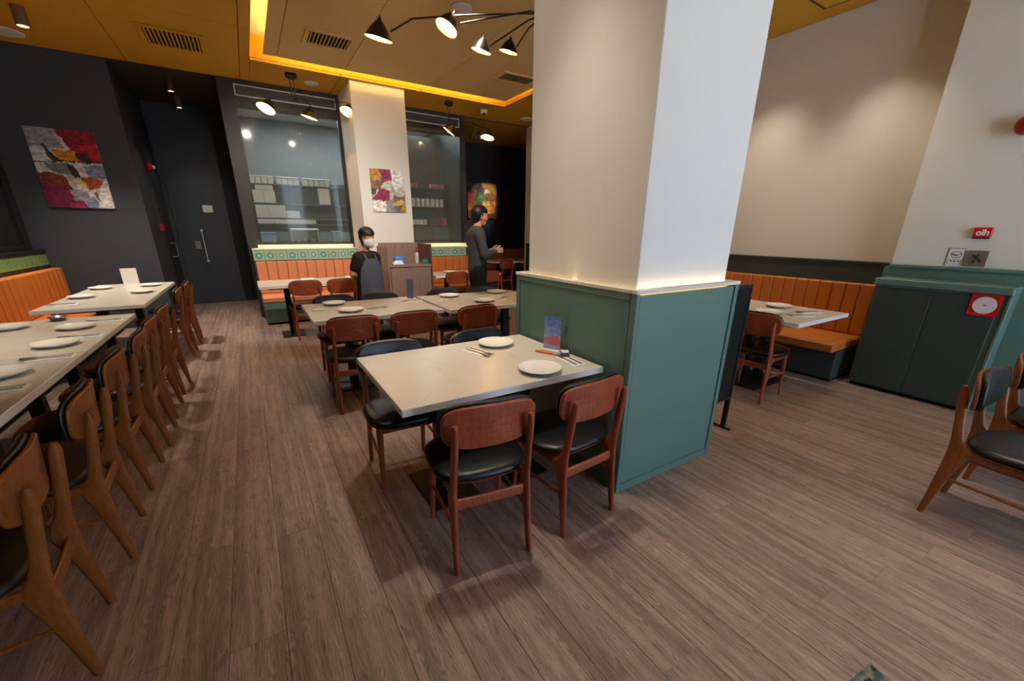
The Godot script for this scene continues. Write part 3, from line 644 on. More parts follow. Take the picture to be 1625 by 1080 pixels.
# ---------------------------------------------------------------- right wall cabinet and signs
func right_side():
	var c := thing("hose_cabinet", "low dark green hose cabinet with two doors under the right wall signs", "cabinet", Vector3(5.21, 0, -1.07))
	part("body", span(Vector3(-0.225, 0.04, -0.42), Vector3(-0.0, 1.0, 0.42), 0.003), M.green, c)
	part("toe_kick", span(Vector3(-0.2, 0, -0.41), Vector3(0, 0.04, 0.4)), M.void, c)
	for k in 2: part("door", cbox(Vector3(0.018, 0.94, 0.395), 0.003), M.green_dark, c, Vector3(-0.235, 0.51, -0.21 + 0.398 * k))
	part("top_lip", span(Vector3(-0.265, 1.001, -0.43), Vector3(0, 1.06, 0.44), 0.006), M.green, c)
	part("end_panel", span(Vector3(-0.245, 0.0, 0.421), Vector3(0, 1.0, 0.44), 0.003), M.green, c)
	var fn := texture(160, 160, func(x, y):
		var p := Vector2(x - 80, y - 80) / 80.0
		var r := p.length()
		var col := Color(0.83, 0.05, 0.10)
		if r < 0.80: col = Color(0.93, 0.88, 0.90)
		elif r < 0.86 and (p.x + p.y < 0.1 or p.x > 0.2): col = Color(0.12, 0.02, 0.03)
		if absf(p.x) < 0.11 and absf(p.y) < 0.045: col = Color(0.35, 0.05, 0.08)
		if p.x < -0.55 and p.y > 0.15 and p.y < 0.7 and r > 0.8 and r < 1.02 and int(y / 6) % 2 == 0: col = Color(0.1, 0.02, 0.03)
		return col)
	var rs := mat(Color(1, 1, 1), 0.45); rs.albedo_texture = fn
	single("hose_sign", card_mesh(0.17, 0.17, 0.006), rs, "square red sign with a white hose reel disc on the green cabinet", "sign", Vector3(4.962, 0.91, -0.76), Vector3(0, -PI / 2, 0))
	# call point above: red box with a white press-here mark
	var cp := thing("call_point", "red call point box with white lettering on the right wall", "call point", Vector3(5.249, 1.46, -0.965), -PI / 2)
	part("box", span(Vector3(-0.055, -0.045, 0), Vector3(0.055, 0.045, 0.035), 0.006), M.red, cp)
	part("dark_strip", span(Vector3(-0.05, -0.044, 0.0351), Vector3(0.05, -0.034, 0.037)), M.black, cp)  # black strip along the lower edge of the box front
	for g in [["o", -0.022, 0.02], ["l", 0.0, 0.026], ["h", 0.022, 0.02]]:
		var tm := TextMesh.new(); tm.text = g[0]; tm.font_size = 32; tm.pixel_size = 0.0019; tm.depth = 0.003
		var f := SystemFont.new(); f.font_names = PackedStringArray(["Droid Sans"]); f.font_weight = 700; tm.font = f
		part("letter", tm, M.paper, cp, Vector3(g[1], 0.002, 0.0365))
	# white instruction sign and the grey switch plate
	var sg := texture(128, 160, func(x, y):
		var p := Vector2(x / 128.0, y / 160.0)
		var c2 := Color(0.9, 0.9, 0.9)
		var e := Vector2((p.x - 0.55) / 0.33, (p.y - 0.36) / 0.19).length()
		if p.x < 0.06 or p.x > 0.965 or p.y < 0.03: c2 = Color(0.25, 0.25, 0.25)
		if e > 0.9 and e < 1.03: c2 = Color(0.12, 0.12, 0.12)
		if e < 0.9 and absf(p.y - 0.37 - 0.06 * sin(p.x * 14.0)) < 0.02: c2 = Color(0.15, 0.15, 0.15)
		if p.x > 0.3 and p.x < 0.62 and p.y > 0.36 and p.y < 0.41: c2 = Color(0.1, 0.1, 0.1)
		var b := maxf(absf(p.x - 0.52) / 0.38, absf(p.y - 0.77) / 0.12)
		if b > 0.92 and b < 1.02: c2 = Color(0.2, 0.2, 0.2)
		if b < 0.8 and absf(p.y - 0.75) < 0.035 and int(x / 9) % 3 != 0: c2 = Color(0.2, 0.2, 0.2)
		return c2)
	var ms := mat(Color(1, 1, 1), 0.5); ms.albedo_texture = sg
	single("instruction_sign", card_mesh(0.105, 0.145, 0.004), ms, "small white pictogram sign just above the green wainscot", "sign", Vector3(5.247, 1.262, -1.085), Vector3(0, -PI / 2, 0))
	var sw := thing("metal_plate", "brushed grey metal plate with a dark rotary cross beside the pictogram sign", "plate", Vector3(5.249, 1.255, -0.955), -PI / 2)
	part("plate", span(Vector3(-0.068, -0.065, 0), Vector3(0.068, 0.065, 0.006), 0.002), mat(Color(0.56, 0.51, 0.45), 0.4, 0.3), sw)
	for k in 3: part("vane", cbox(Vector3(0.085, 0.014, 0.01), 0.004), mat(Color(0.36 - 0.12 * k, 0.33 - 0.12 * k, 0.29 - 0.11 * k), 0.4), sw, Vector3(0.004 * k, 0.003 * k - 0.004, 0.011), Vector3(0, 0, [0.5, 1.3, -0.75][k]))
	var be := thing("alarm_bell", "dark red round alarm sounder high on the right wall", "alarm", Vector3(5.249, 2.24, -0.93), -PI / 2)
	part("mount", disc([Vector2(0, 0), Vector2(1, 0), Vector2(1, 0.03), Vector2(0, 0.03)], 0.05, 0.05), M.white_trim, be)
	part("dome", disc([Vector2(0, 0.03), Vector2(0.9, 0.03), Vector2(1, 0.05), Vector2(0.95, 0.085), Vector2(0.7, 0.115), Vector2(0.35, 0.13), Vector2(0, 0.133)], 0.07, 0.07), mat(Color(0.62, 0.04, 0.08), 0.35), be)

# ---------------------------------------------------------------- benches
# local: runs along +x, faces +z, back plane at z = 0
func bench(label, at, turn, n: int, cw: float, depth, seat_y, back_y, leather, base_m, seat_t := 0.1, base_in := 0.0):
	var t := thing("banquette_bench", label, "bench", at, turn)
	var L := n * cw
	for k in n: part("back_channel", cbox(Vector3(cw - 0.004, back_y - seat_y - 0.005, 0.11), 0.011), leather, t, Vector3((k + 0.5) * cw, (back_y + seat_y) / 2, 0.06))
	part("back_board", span(Vector3(0, 0.0, 0.001), Vector3(L, back_y - 0.02, 0.02)), base_m, t)
	part("seat_cushion", span(Vector3(0, seat_y - seat_t, 0.02), Vector3(L, seat_y, depth), 0.018), leather, t)
	part("seat_welt", boxes([[Vector3(0.002, seat_y - 0.028, depth - 0.001), Vector3(L - 0.002, seat_y - 0.020, depth + 0.004), 0.002]]), leather, t)
	part("base", span(Vector3(0.0, 0.03, 0.021), Vector3(L, seat_y - seat_t - 0.001, depth - base_in), 0.003), base_m, t)
	part("toe_kick", span(Vector3(0.01, 0.0, 0.03), Vector3(L - 0.01, 0.029, depth - base_in - 0.02)), M.void, t)
	return t

func benches():
	bench("rose-tan channel-tufted bench under the left kitchen window", Vector3(0.05, 0, -7.982), 0.0, 11, 0.146, 0.56, 0.44, 0.95, M.tan_rose, M.green)
	bench("orange-tan channel-tufted bench under the right kitchen window", Vector3(2.54, 0, -7.982), 0.0, 9, 0.155, 0.56, 0.44, 0.95, M.tan, M.green)
	bench("orange leather booth bench along the right wall by the green cabinet", Vector3(5.468, 0, -4.47), -PI / 2, 23, 0.125, 0.74, 0.42, 0.955, M.tan, M.green_dark, 0.1, 0.11)
	bench("dark orange tufted bench along the left wall under the green tiles", Vector3(-2.355, 0, -2.1), PI / 2, 41, 0.148, 0.56, 0.44, 0.93, M.tan, M.green)
	bench("small orange bench against the far dark wall behind the standing man", Vector3(5.3, 0, -10.39), 0.0, 4, 0.4, 0.5, 0.44, 0.97, M.tan, M.green_dark)

# ---------------------------------------------------------------- tables and chairs
func table(label, x0, x1, z0, z1, along_z := false, group := ""):
	var t := thing("dining_table", label, "table", Vector3((x0 + x1) / 2, 0, (z0 + z1) / 2), 0.0, group)
	var w: float = x1 - x0; var d: float = z1 - z0
	part("tabletop", cbox(Vector3(w, 0.036, d), 0.003), M.stone, t, Vector3(0, 0.722, 0))
	part("edge_band", boxes([[Vector3(-w / 2 - 0.0012, 0.7055, d / 2 - 0.004), Vector3(w / 2 + 0.0012, 0.7385, d / 2 + 0.0012)], [Vector3(-w / 2 - 0.0012, 0.7055, -d / 2 - 0.0012), Vector3(w / 2 + 0.0012, 0.7385, -d / 2 + 0.004)], [Vector3(-w / 2 - 0.0012, 0.7055, -d / 2 + 0.0041), Vector3(-w / 2 + 0.004, 0.7385, d / 2 - 0.0041)], [Vector3(w / 2 - 0.004, 0.7055, -d / 2 + 0.0041), Vector3(w / 2 + 0.0012, 0.7385, d / 2 - 0.0041)]]), M.stone_edge, t)
	part("underframe", boxes([[Vector3(-w / 2 + 0.1, 0.68, -d / 2 + 0.1), Vector3(w / 2 - 0.1, 0.7035, d / 2 - 0.1)]]), M.steel_black, t)
	for s in [-1, 1]:
		var o := Vector3(s * (w / 2 - 0.33), 0, 0) if not along_z else Vector3(0, 0, s * (d / 2 - 0.32))
		part("pedestal", cbox(Vector3(0.075, 0.668, 0.075), 0.004), M.steel_black, t, o + Vector3(0, 0.346, 0))
		part("base_plate", cbox(Vector3(0.29, 0.012, 0.42), 0.003), M.steel_black, t, o + Vector3(0, 0.006, 0))
	return t

func make_chair(label, wood) -> Node3D:
	var t := thing("dining_chair", label, "chair")
	t.set_meta("base", "dining_chair")
	for s in [-1.0, 1.0]:
		# rear leg and post: (y, rear z, front z, x)
		var rings := []
		for r in [[0.0, 0.235, 0.207, 0.178], [0.12, 0.226, 0.188, 0.176], [0.28, 0.217, 0.158, 0.173], [0.36, 0.214, 0.135, 0.172], [0.40, 0.213, 0.138, 0.171], [0.45, 0.217, 0.168, 0.170], [0.52, 0.226, 0.186, 0.168], [0.62, 0.242, 0.202, 0.166], [0.69, 0.252, 0.214, 0.165], [0.72, 0.252, 0.221, 0.165], [0.735, 0.247, 0.229, 0.165]]:
			rings.append(rect_ring(Vector3(s * r[3], r[0], (r[1] + r[2]) / 2), Vector3.RIGHT, Vector3.BACK, 0.026, r[1] - r[2], 0.36))
		part("rear_leg", loft(rings), wood, t)
		part("front_leg", bar(Vector3(s * 0.19, 0.0, -0.195), Vector3(s * 0.175, 0.405, -0.165), 0.022, 0.022, 0.036, 0.036), wood, t)
		part("side_rail", bar(Vector3(s * 0.174, 0.385, -0.16), Vector3(s * 0.171, 0.39, 0.17), 0.02, 0.04), wood, t)
		part("side_stretcher", tube([Vector3(s * 0.184, 0.22, -0.18), Vector3(s * 0.175, 0.235, 0.19)], 0.0085, 8), wood, t)
	part("rear_stretcher", bar(Vector3(-0.166, 0.335, 0.185), Vector3(0.166, 0.335, 0.185), 0.018, 0.05), wood, t)
	part("front_rail", bar(Vector3(-0.165, 0.385, -0.168), Vector3(0.165, 0.385, -0.168), 0.02, 0.036), wood, t)
	part("seat_shell", disc([Vector2(0, 0.0), Vector2(0.86, 0.0), Vector2(0.96, 0.006), Vector2(0.97, 0.012), Vector2(0, 0.012)], 0.225, 0.212, 3.0, 32), wood, t, Vector3(0, 0.405, -0.04), Vector3(-PI / 2, 0, 0))
	part("seat", disc([Vector2(0, 0.0), Vector2(0.92, 0.0), Vector2(0.99, 0.010), Vector2(1.0, 0.020), Vector2(0.97, 0.033), Vector2(0.88, 0.043), Vector2(0.6, 0.050), Vector2(0.3, 0.051), Vector2(0, 0.051)], 0.228, 0.215, 3.0, 36), M.leather, t, Vector3(0, 0.418, -0.04), Vector3(-PI / 2, 0, 0))
	var tilt := Vector3(0.10, 0, 0)
	part("backrest", disc([Vector2(0, 0.012), Vector2(0.95, 0.012), Vector2(1, 0.007), Vector2(1, -0.003), Vector2(0.96, -0.007), Vector2(0, -0.007)], 0.208, 0.098, 3.6, 44, -0.75), M.chair_back if wood == M.chair else M.honey_back, t, Vector3(0, 0.70, 0.213), tilt)
	part("back_pad", disc([Vector2(0, -0.008), Vector2(0.95, -0.008), Vector2(1.0, -0.016), Vector2(0.99, -0.027), Vector2(0.9, -0.036), Vector2(0.6, -0.041), Vector2(0, -0.041)], 0.206, 0.103, 3.4, 44, -0.75), M.leather, t, Vector3(0, 0.704, 0.213), tilt)
	return t

func tables_and_chairs():
	table("white stone-topped table with two place settings against the green pillar", 0.43, 1.565, -2.41, -1.55)
	table("white table with a small blue card behind the near table", 0.345, 1.475, -4.52, -3.6, false)
	table("white table partly hidden by the green pillar base", 1.515, 2.72, -4.48, -3.52, false)
	table("white table pushed up to the rose bench under the left kitchen window", 0.02, 1.62, -7.0, -6.22)
	table("white table before the orange bench under the right kitchen window", 2.52, 3.74, -7.1, -6.4)
	table("white booth table in front of the orange bench on the right", 3.745, 4.69, -2.6, -1.54)
	table("long white table with a white menu card before the dark left wall", -1.76, -0.97, -7.42, -5.3, true)
	table("white table at the left edge with a row of plates", -1.76, -0.95, -4.75, -3.405, true)
	table("nearest white table at the left edge of the photo", -1.76, -0.95, -3.395, -2.03, true)
	table("small white table in the far right recess behind the pillar", 4.95, 6.2, -9.55, -8.7)
	table("white table beside the right edge of the photo with a dark base plate", 2.85, 4.4, 0.05, 0.8)
	var red := make_chair("reddish wooden chair at the near table, front left, seen from behind", M.chair)
	red.position = Vector3(0.755, 0, -1.52); red.rotation.y = -0.14; red.set_meta("group", "reddish dining chairs")
	var g := "reddish dining chairs"
	copy(red, "reddish wooden chair at the near table, right beside the green pillar corner", Vector3(1.265, 0, -1.5), 0.07, g)
	copy(red, "chair with a bluish black back pad behind the near table, left one", Vector3(0.63, 0, -2.27), PI - 0.04, g)
	copy(red, "chair with a bluish black back pad behind the near table, beside the pillar", Vector3(1.25, 0, -2.27), PI + 0.03, g)
	copy(red, "reddish chair with whole legs showing, leftmost of the second row", Vector3(0.62, 0, -3.56), -0.05, g)
	copy(red, "bright orange-brown chair in the middle of the second row", Vector3(1.11, 0, -3.53), -0.02, g)
	copy(red, "dark reddish chair of the second row next to the green pillar", Vector3(1.70, 0, -3.52), 0.04, g)
	copy(red, "chair facing the camera behind the second table, leftmost dark back", Vector3(0.66, 0, -4.40), PI, g)
	copy(red, "chair facing the camera in front of the apron-wearing woman", Vector3(1.12, 0, -4.36), PI, g)
	copy(red, "chair facing the camera in front of the wooden service station", Vector3(1.86, 0, -4.36), PI, g)
	copy(red, "chair facing the camera in front of the man in grey", Vector3(2.38, 0, -4.36), PI, g)
	copy(red, "brown chair at the rose bench table, its legs beside the aisle", Vector3(0.56, 0, -6.34), 0.0, g)
	copy(red, "brown chair at the rose bench table, next to the apron-wearing woman", Vector3(1.03, 0, -6.34), 0.0, g)
	copy(red, "brown chair at the right window table, left of the standing man", Vector3(2.86, 0, -6.5), 0.0, g)
	copy(red, "dark brown chair at the right window table, right of the standing man", Vector3(3.46, 0, -6.5), 0.0, g)
	copy(red, "dark brown chair at the far recess table", Vector3(5.05, 0, -8.62), 0.25, g)
	copy(red, "brown chair at the booth table on the right", Vector3(3.84, 0, -1.86), -PI / 2 + 0.12, g)
	var honey := make_chair("nearest honey-brown chair in the left row", M.chair_honey)
	honey.position = Vector3(-0.92, 0, -1.735); honey.rotation.y = PI / 2 + 0.1; honey.set_meta("group", "honey-brown chairs")
	var zs := [-2.365, -3.0, -3.58, -4.13, -4.73, -6.1, -6.78]
	var ord := ["second", "third", "fourth", "fifth", "sixth"]
	for k in 7:
		var lb: String = "%s honey-brown chair from the front in the left row" % ord[k] if k < 5 else ["honey-brown chair at the near corner of the long left table", "farthest honey-brown chair at the end of the long left table"][k - 5]
		copy(honey, lb, Vector3(-0.925 + [0, -0.01, 0.0, -0.02, -0.02, -0.06, -0.05][k], 0, zs[k]), PI / 2 + [0.06, 0.0, 0.03, 0.0, -0.03, 0.02, 0.05][k], "honey-brown chairs")
	copy(honey, "honey-brown chair with a shiny black pad at the right edge of the photo", Vector3(3.09, 0, -0.165), PI - 0.03, "honey-brown chairs")
	copy(honey, "honey-brown chair cut by the right edge, only its post showing", Vector3(3.75, 0, -0.13), PI, "honey-brown chairs")

# ---------------------------------------------------------------- service station
func station():
	var s := thing("service_station", "wood-laminate service station with open top and doors below", "cabinet", Vector3(2.12, 0, -6.72))
	var hw := 0.355; var zf := 0.3; var zb := -0.3
	part("side_panel", span(Vector3(-hw, 0, zb), Vector3(-hw + 0.025, 1.2, zf), 0.002), M.laminate, s)
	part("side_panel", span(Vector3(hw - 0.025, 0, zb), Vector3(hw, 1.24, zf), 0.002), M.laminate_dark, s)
	part("back_panel", span(Vector3(-hw + 0.026, 0.06, zb), Vector3(hw - 0.026, 1.25, zb + 0.02), 0.002), M.laminate, s)
	part("shelf", span(Vector3(-hw + 0.026, 0.9, zb + 0.021), Vector3(hw - 0.026, 0.94, zf + 0.01), 0.003), M.laminate, s)
	part("toe_kick", span(Vector3(-hw + 0.026, 0, zb + 0.03), Vector3(hw - 0.026, 0.06, zf - 0.04)), M.void, s)
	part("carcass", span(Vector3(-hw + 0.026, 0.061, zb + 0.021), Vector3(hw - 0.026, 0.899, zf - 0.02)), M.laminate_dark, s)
	for k in 2: part("door", cbox(Vector3(0.322, 0.825, 0.018), 0.002), M.laminate, s, Vector3(-0.163 + 0.326 * k, 0.478, zf - 0.009))
	var tp := thing("tissue_pack", "blue and white tissue pack on the service station shelf", "tissue pack", Vector3(1.98, 0.941, -6.6))
	part("pack", disc([Vector2(0, -0.06), Vector2(0.9, -0.06), Vector2(1, -0.04), Vector2(1, 0.04), Vector2(0.9, 0.06), Vector2(0, 0.06)], 0.085, 0.055, 3.0), mat(Color(0.15, 0.48, 0.85), 0.35), tp, Vector3(0.02, 0.06, -0.02))
	part("white_band", span(Vector3(-0.08, 0.0, 0.03), Vector3(0.05, 0.055, 0.06), 0.006), M.paper, tp)
	single("leaflet_tray", boxes([[Vector3(-0.08, 0, -0.05), Vector3(0.08, 0.02, 0.05), 0.003], [Vector3(-0.075, 0.02, -0.045), Vector3(0.075, 0.03, 0.04), 0.002]]), M.paper, "flat white paper tray at the front of the station shelf", "tray", Vector3(1.93, 0.941, -6.48))
	var b := thing("spray_bottle", "white bottle with a red cap on the station shelf", "bottle", Vector3(2.27, 0.941, -6.55))
	part("bottle", disc([Vector2(0, 0), Vector2(0.95, 0), Vector2(1, 0.01), Vector2(1, 0.14), Vector2(0.85, 0.165), Vector2(0.4, 0.175), Vector2(0, 0.175)], 0.032, 0.032), mat(Color(0.75, 0.77, 0.75), 0.3), b, Vector3.ZERO, Vector3(-PI / 2, 0, 0))
	part("cap", disc([Vector2(0, 0.175), Vector2(1, 0.175), Vector2(1, 0.21), Vector2(0.8, 0.25), Vector2(0, 0.255)], 0.016, 0.016), M.red, b, Vector3.ZERO, Vector3(-PI / 2, 0, 0))
	single("teal_box", boxes([[Vector3(-0.055, 0, -0.04), Vector3(0.055, 0.06, 0.04), 0.01], [Vector3(-0.05, 0.06, -0.035), Vector3(0.05, 0.068, 0.035), 0.003]]), mat(Color(0.25, 0.45, 0.43), 0.4), "small teal box at the right of the station shelf", "box", Vector3(2.38, 0.941, -6.5))

# ---------------------------------------------------------------- pictures
func painting(w: int, h: int, base: Color, polys: Array, s: int) -> ImageTexture:
	var n1 := noise(s, 0.035, 4); var n2 := noise(s + 1, 0.05, 4); var n3 := noise(s + 2, 0.09, 3)
	var pk := []
	for p in polys:
		var pv := PackedVector2Array()
		for i in range(1, p.size(), 2): pv.append(Vector2(p[i] * w, p[i + 1] * h))
		pk.append([p[0], pv])
	return texture(w, h, func(x, y):
		var q := Vector2(x + n1.get_noise_2d(x * 0.6, y * 0.6) * 8.0 + n3.get_noise_2d(x * 2.5, y * 2.5) * 1.6, y + n2.get_noise_2d(x * 0.6, y * 0.6) * 8.0 + n3.get_noise_2d(y * 2.5, x * 2.5) * 1.6)
		q = q.clamp(Vector2(0.5, 0.5), Vector2(w - 1.0, h - 1.0))
		var c := base
		for p in pk:
			if Geometry2D.is_point_in_polygon(q, p[1]): c = p[0]
		var k := n3.get_noise_2d(x * 0.5, y * 1.3) * 0.20 + n1.get_noise_2d(x * 1.5, y * 1.5) * 0.22
		var sp := n2.get_noise_2d(x * 3.2 + 50.0, y * 2.0)
		if sp > 0.5: c = c.lerp(Color(0.88, 0.86, 0.82), minf(0.8, (sp - 0.5) * 4.0))
		elif sp < -0.52: c = c.lerp(Color(0.16, 0.13, 0.13), minf(0.8, (-0.52 - sp) * 4.0))
		return Color(c.r * (1 + k) + k * 0.12, c.g * (1 + k) + k * 0.12, c.b * (1 + k) + k * 0.12))

func picture(label, tex, w, h, at):
	var t := thing("painting", label, "painting", at)
	var m := mat(Color(1, 1, 1), 0.5); m.albedo_texture = tex
	part("canvas", card_mesh(w, h, 0.028), m, t, Vector3(0, 0, 0.016))
	part("stretcher", boxes([[Vector3(-w / 2 + 0.02, -h / 2 + 0.02, 0.0005), Vector3(w / 2 - 0.02, h / 2 - 0.02, 0.0018)]]), M.void, t)

func pictures():
	var gr := Color(0.56, 0.57, 0.60); var wh := Color(0.78, 0.80, 0.83); var rd := Color(0.52, 0.07, 0.13); var dk := Color(0.17, 0.15, 0.15)
	var rust := Color(0.48, 0.23, 0.12); var mag := Color(0.42, 0.09, 0.25); var am := Color(0.80, 0.52, 0.10); var bl := Color(0.48, 0.55, 0.66)
	picture("abstract painting of red, grey and white blocks on the dark left wall", painting(150, 216, wh, [
		[gr, 0, 0, 0.42, 0, 0.5, 0.1, 0.55, 0.25, 0.0, 0.24], [rd, 0.4, 0, 1, 0, 1, 0.4, 0.55, 0.4, 0.52, 0.12], [Color(0.66, 0.12, 0.18), 0.6, 0.22, 1, 0.15, 1, 0.36, 0.62, 0.34],
		[am, 0.33, 0.26, 0.62, 0.26, 0.62, 0.41, 0.36, 0.41], [Color(0.28, 0.26, 0.24), 0.18, 0.2, 0.24, 0.2, 0.4, 0.42, 0.28, 0.42], [dk, 0.62, 0.28, 0.82, 0.28, 0.86, 0.38, 0.62, 0.38], [dk, 0, 0.415, 1, 0.395, 1, 0.405, 0, 0.43],
		[bl, 0.7, 0.45, 1, 0.43, 1, 0.6, 0.72, 0.6], [gr.darkened(0.2), 0.15, 0.43, 0.5, 0.43, 0.58, 0.58, 0.2, 0.53], [dk, 0.45, 0.45, 0.56, 0.45, 0.62, 0.59, 0.5, 0.59],
		[rust, 0, 0.545, 0.34, 0.56, 0.42, 0.72, 0.0, 0.72], [mag, 0, 0.68, 0.42, 0.72, 0.55, 1, 0, 1], [Color(0.58, 0.12, 0.33), 0.35, 0.92, 0.55, 0.9, 0.58, 1, 0.3, 1],
		[Color(0.66, 0.28, 0.12), 0.62, 0.58, 0.95, 0.62, 0.85, 0.72, 0.66, 0.75], [Color(0.85, 0.72, 0.3), 0.5, 0.63, 0.66, 0.64, 0.66, 0.73, 0.5, 0.68], [gr, 0.36, 0.76, 0.62, 0.78, 0.66, 0.9, 0.44, 0.9], [bl, 0.56, 0.86, 0.72, 0.84, 0.76, 1, 0.58, 1], [Color(0.55, 0.3, 0.18), 0.74, 0.78, 0.8, 0.78, 0.84, 0.92, 0.8, 0.92], [wh, 0.40, 0.08, 0.50, 0.10, 0.56, 0.27, 0.48, 0.27], [Color(0.72, 0.70, 0.62), 0.36, 0.58, 0.62, 0.60, 0.60, 0.64, 0.5, 0.74, 0.42, 0.68], [dk, 0.2, 0.19, 0.23, 0.19, 0.36, 0.40, 0.33, 0.41], [rust, 0.88, 0.80, 0.91, 0.80, 0.91, 0.83, 0.88, 0.83], [Color(0.9, 0.9, 0.9), 0.86, 0.74, 1, 0.70, 1, 1, 0.78, 1]], 101), 0.655, 0.95, Vector3(-1.845, 2.18, -8.23))
	picture("abstract painting of magenta, gold and white patches on the white column", painting(120, 140, Color(0.74, 0.72, 0.70), [
		[Color(0.74, 0.53, 0.22), 0, 0, 0.28, 0, 0.28, 0.26, 0, 0.26], [Color(0.55, 0.18, 0.32), 0.26, 0, 0.6, 0, 0.64, 0.28, 0.3, 0.3], [Color(0.9, 0.9, 0.9), 0.6, 0, 1, 0, 1, 0.42, 0.64, 0.42], [Color(0.5, 0.38, 0.28), 0, 0.26, 0.34, 0.27, 0.3, 0.5, 0, 0.44],
		[Color(0.8, 0.8, 0.72), 0.36, 0.28, 0.58, 0.26, 0.56, 0.46, 0.3, 0.46], [Color(0.55, 0.12, 0.28), 0.24, 0.48, 0.54, 0.45, 0.5, 0.74, 0, 0.72], [Color(0.3, 0.26, 0.3), 0, 0.44, 0.16, 0.44, 0.12, 0.6, 0, 0.62], [Color(0.92, 0.92, 0.92), 0, 0.74, 0.38, 0.76, 0.38, 1, 0, 1],
		[Color(0.56, 0.54, 0.54), 0.38, 0.76, 0.64, 0.7, 0.64, 1, 0.38, 1], [Color(0.45, 0.40, 0.36), 0.66, 0.6, 1, 0.62, 1, 0.72, 0.66, 0.72], [Color(0.76, 0.64, 0.36), 0.64, 0.72, 1, 0.72, 1, 0.84, 0.64, 0.84], [Color(0.4, 0.35, 0.42), 0.64, 0.84, 0.9, 0.84, 0.86, 1, 0.64, 1], [Color(0.66, 0.55, 0.12), 0.86, 0.84, 1, 0.84, 1, 1, 0.84, 1]], 131), 0.54, 0.64, Vector3(2.11, 2.055, -7.299))
	picture("still-life painting in yellow, orange and green on the far dark wall", painting(110, 110, Color(0.40, 0.20, 0.14), [
		[Color(0.42, 0.36, 0.32), 0.08, 0, 0.36, 0, 0.36, 0.3, 0.2, 0.3], [Color(0.16, 0.1, 0.1), 0.36, 0, 0.44, 0, 0.5, 0.3, 0.3, 0.4], [Color(0.62, 0.46, 0.08), 0.44, 0, 1, 0, 1, 0.3, 0.6, 0.2], [Color(0.2, 0.1, 0.14), 0, 0.08, 0.12, 0.2, 0.12, 0.3, 0, 0.3], [Color(0.62, 0.18, 0.05), 0, 0.24, 0.2, 0.28, 0.22, 0.6, 0, 0.62],
		[Color(0.66, 0.40, 0.06), 0, 0.58, 0.22, 0.58, 0.2, 0.8, 0, 0.8], [Color(0.26, 0.30, 0.08), 0.2, 0.4, 0.42, 0.36, 0.46, 0.66, 0.24, 0.7], [Color(0.28, 0.46, 0.26), 0.38, 0.28, 0.6, 0.3, 0.56, 0.56, 0.34, 0.5], [Color(0.75, 0.72, 0.66), 0.58, 0.14, 0.76, 0.2, 0.72, 0.3, 0.58, 0.28], [Color(0.5, 0.28, 0.04), 0.6, 0.28, 0.96, 0.3, 0.95, 0.6, 0.64, 0.56],
		[Color(0.78, 0.60, 0.28), 0.5, 0.5, 0.76, 0.5, 0.76, 0.86, 0.6, 0.84, 0.48, 0.62], [Color(0.72, 0.44, 0.08), 0.74, 0.5, 0.95, 0.46, 0.92, 0.78, 0.76, 0.88], [Color(0.8, 0.78, 0.74), 0.16, 0.68, 0.24, 0.66, 0.2, 0.98, 0.1, 0.98]], 161), 0.87, 0.87, Vector3(5.5, 2.19, -10.399))

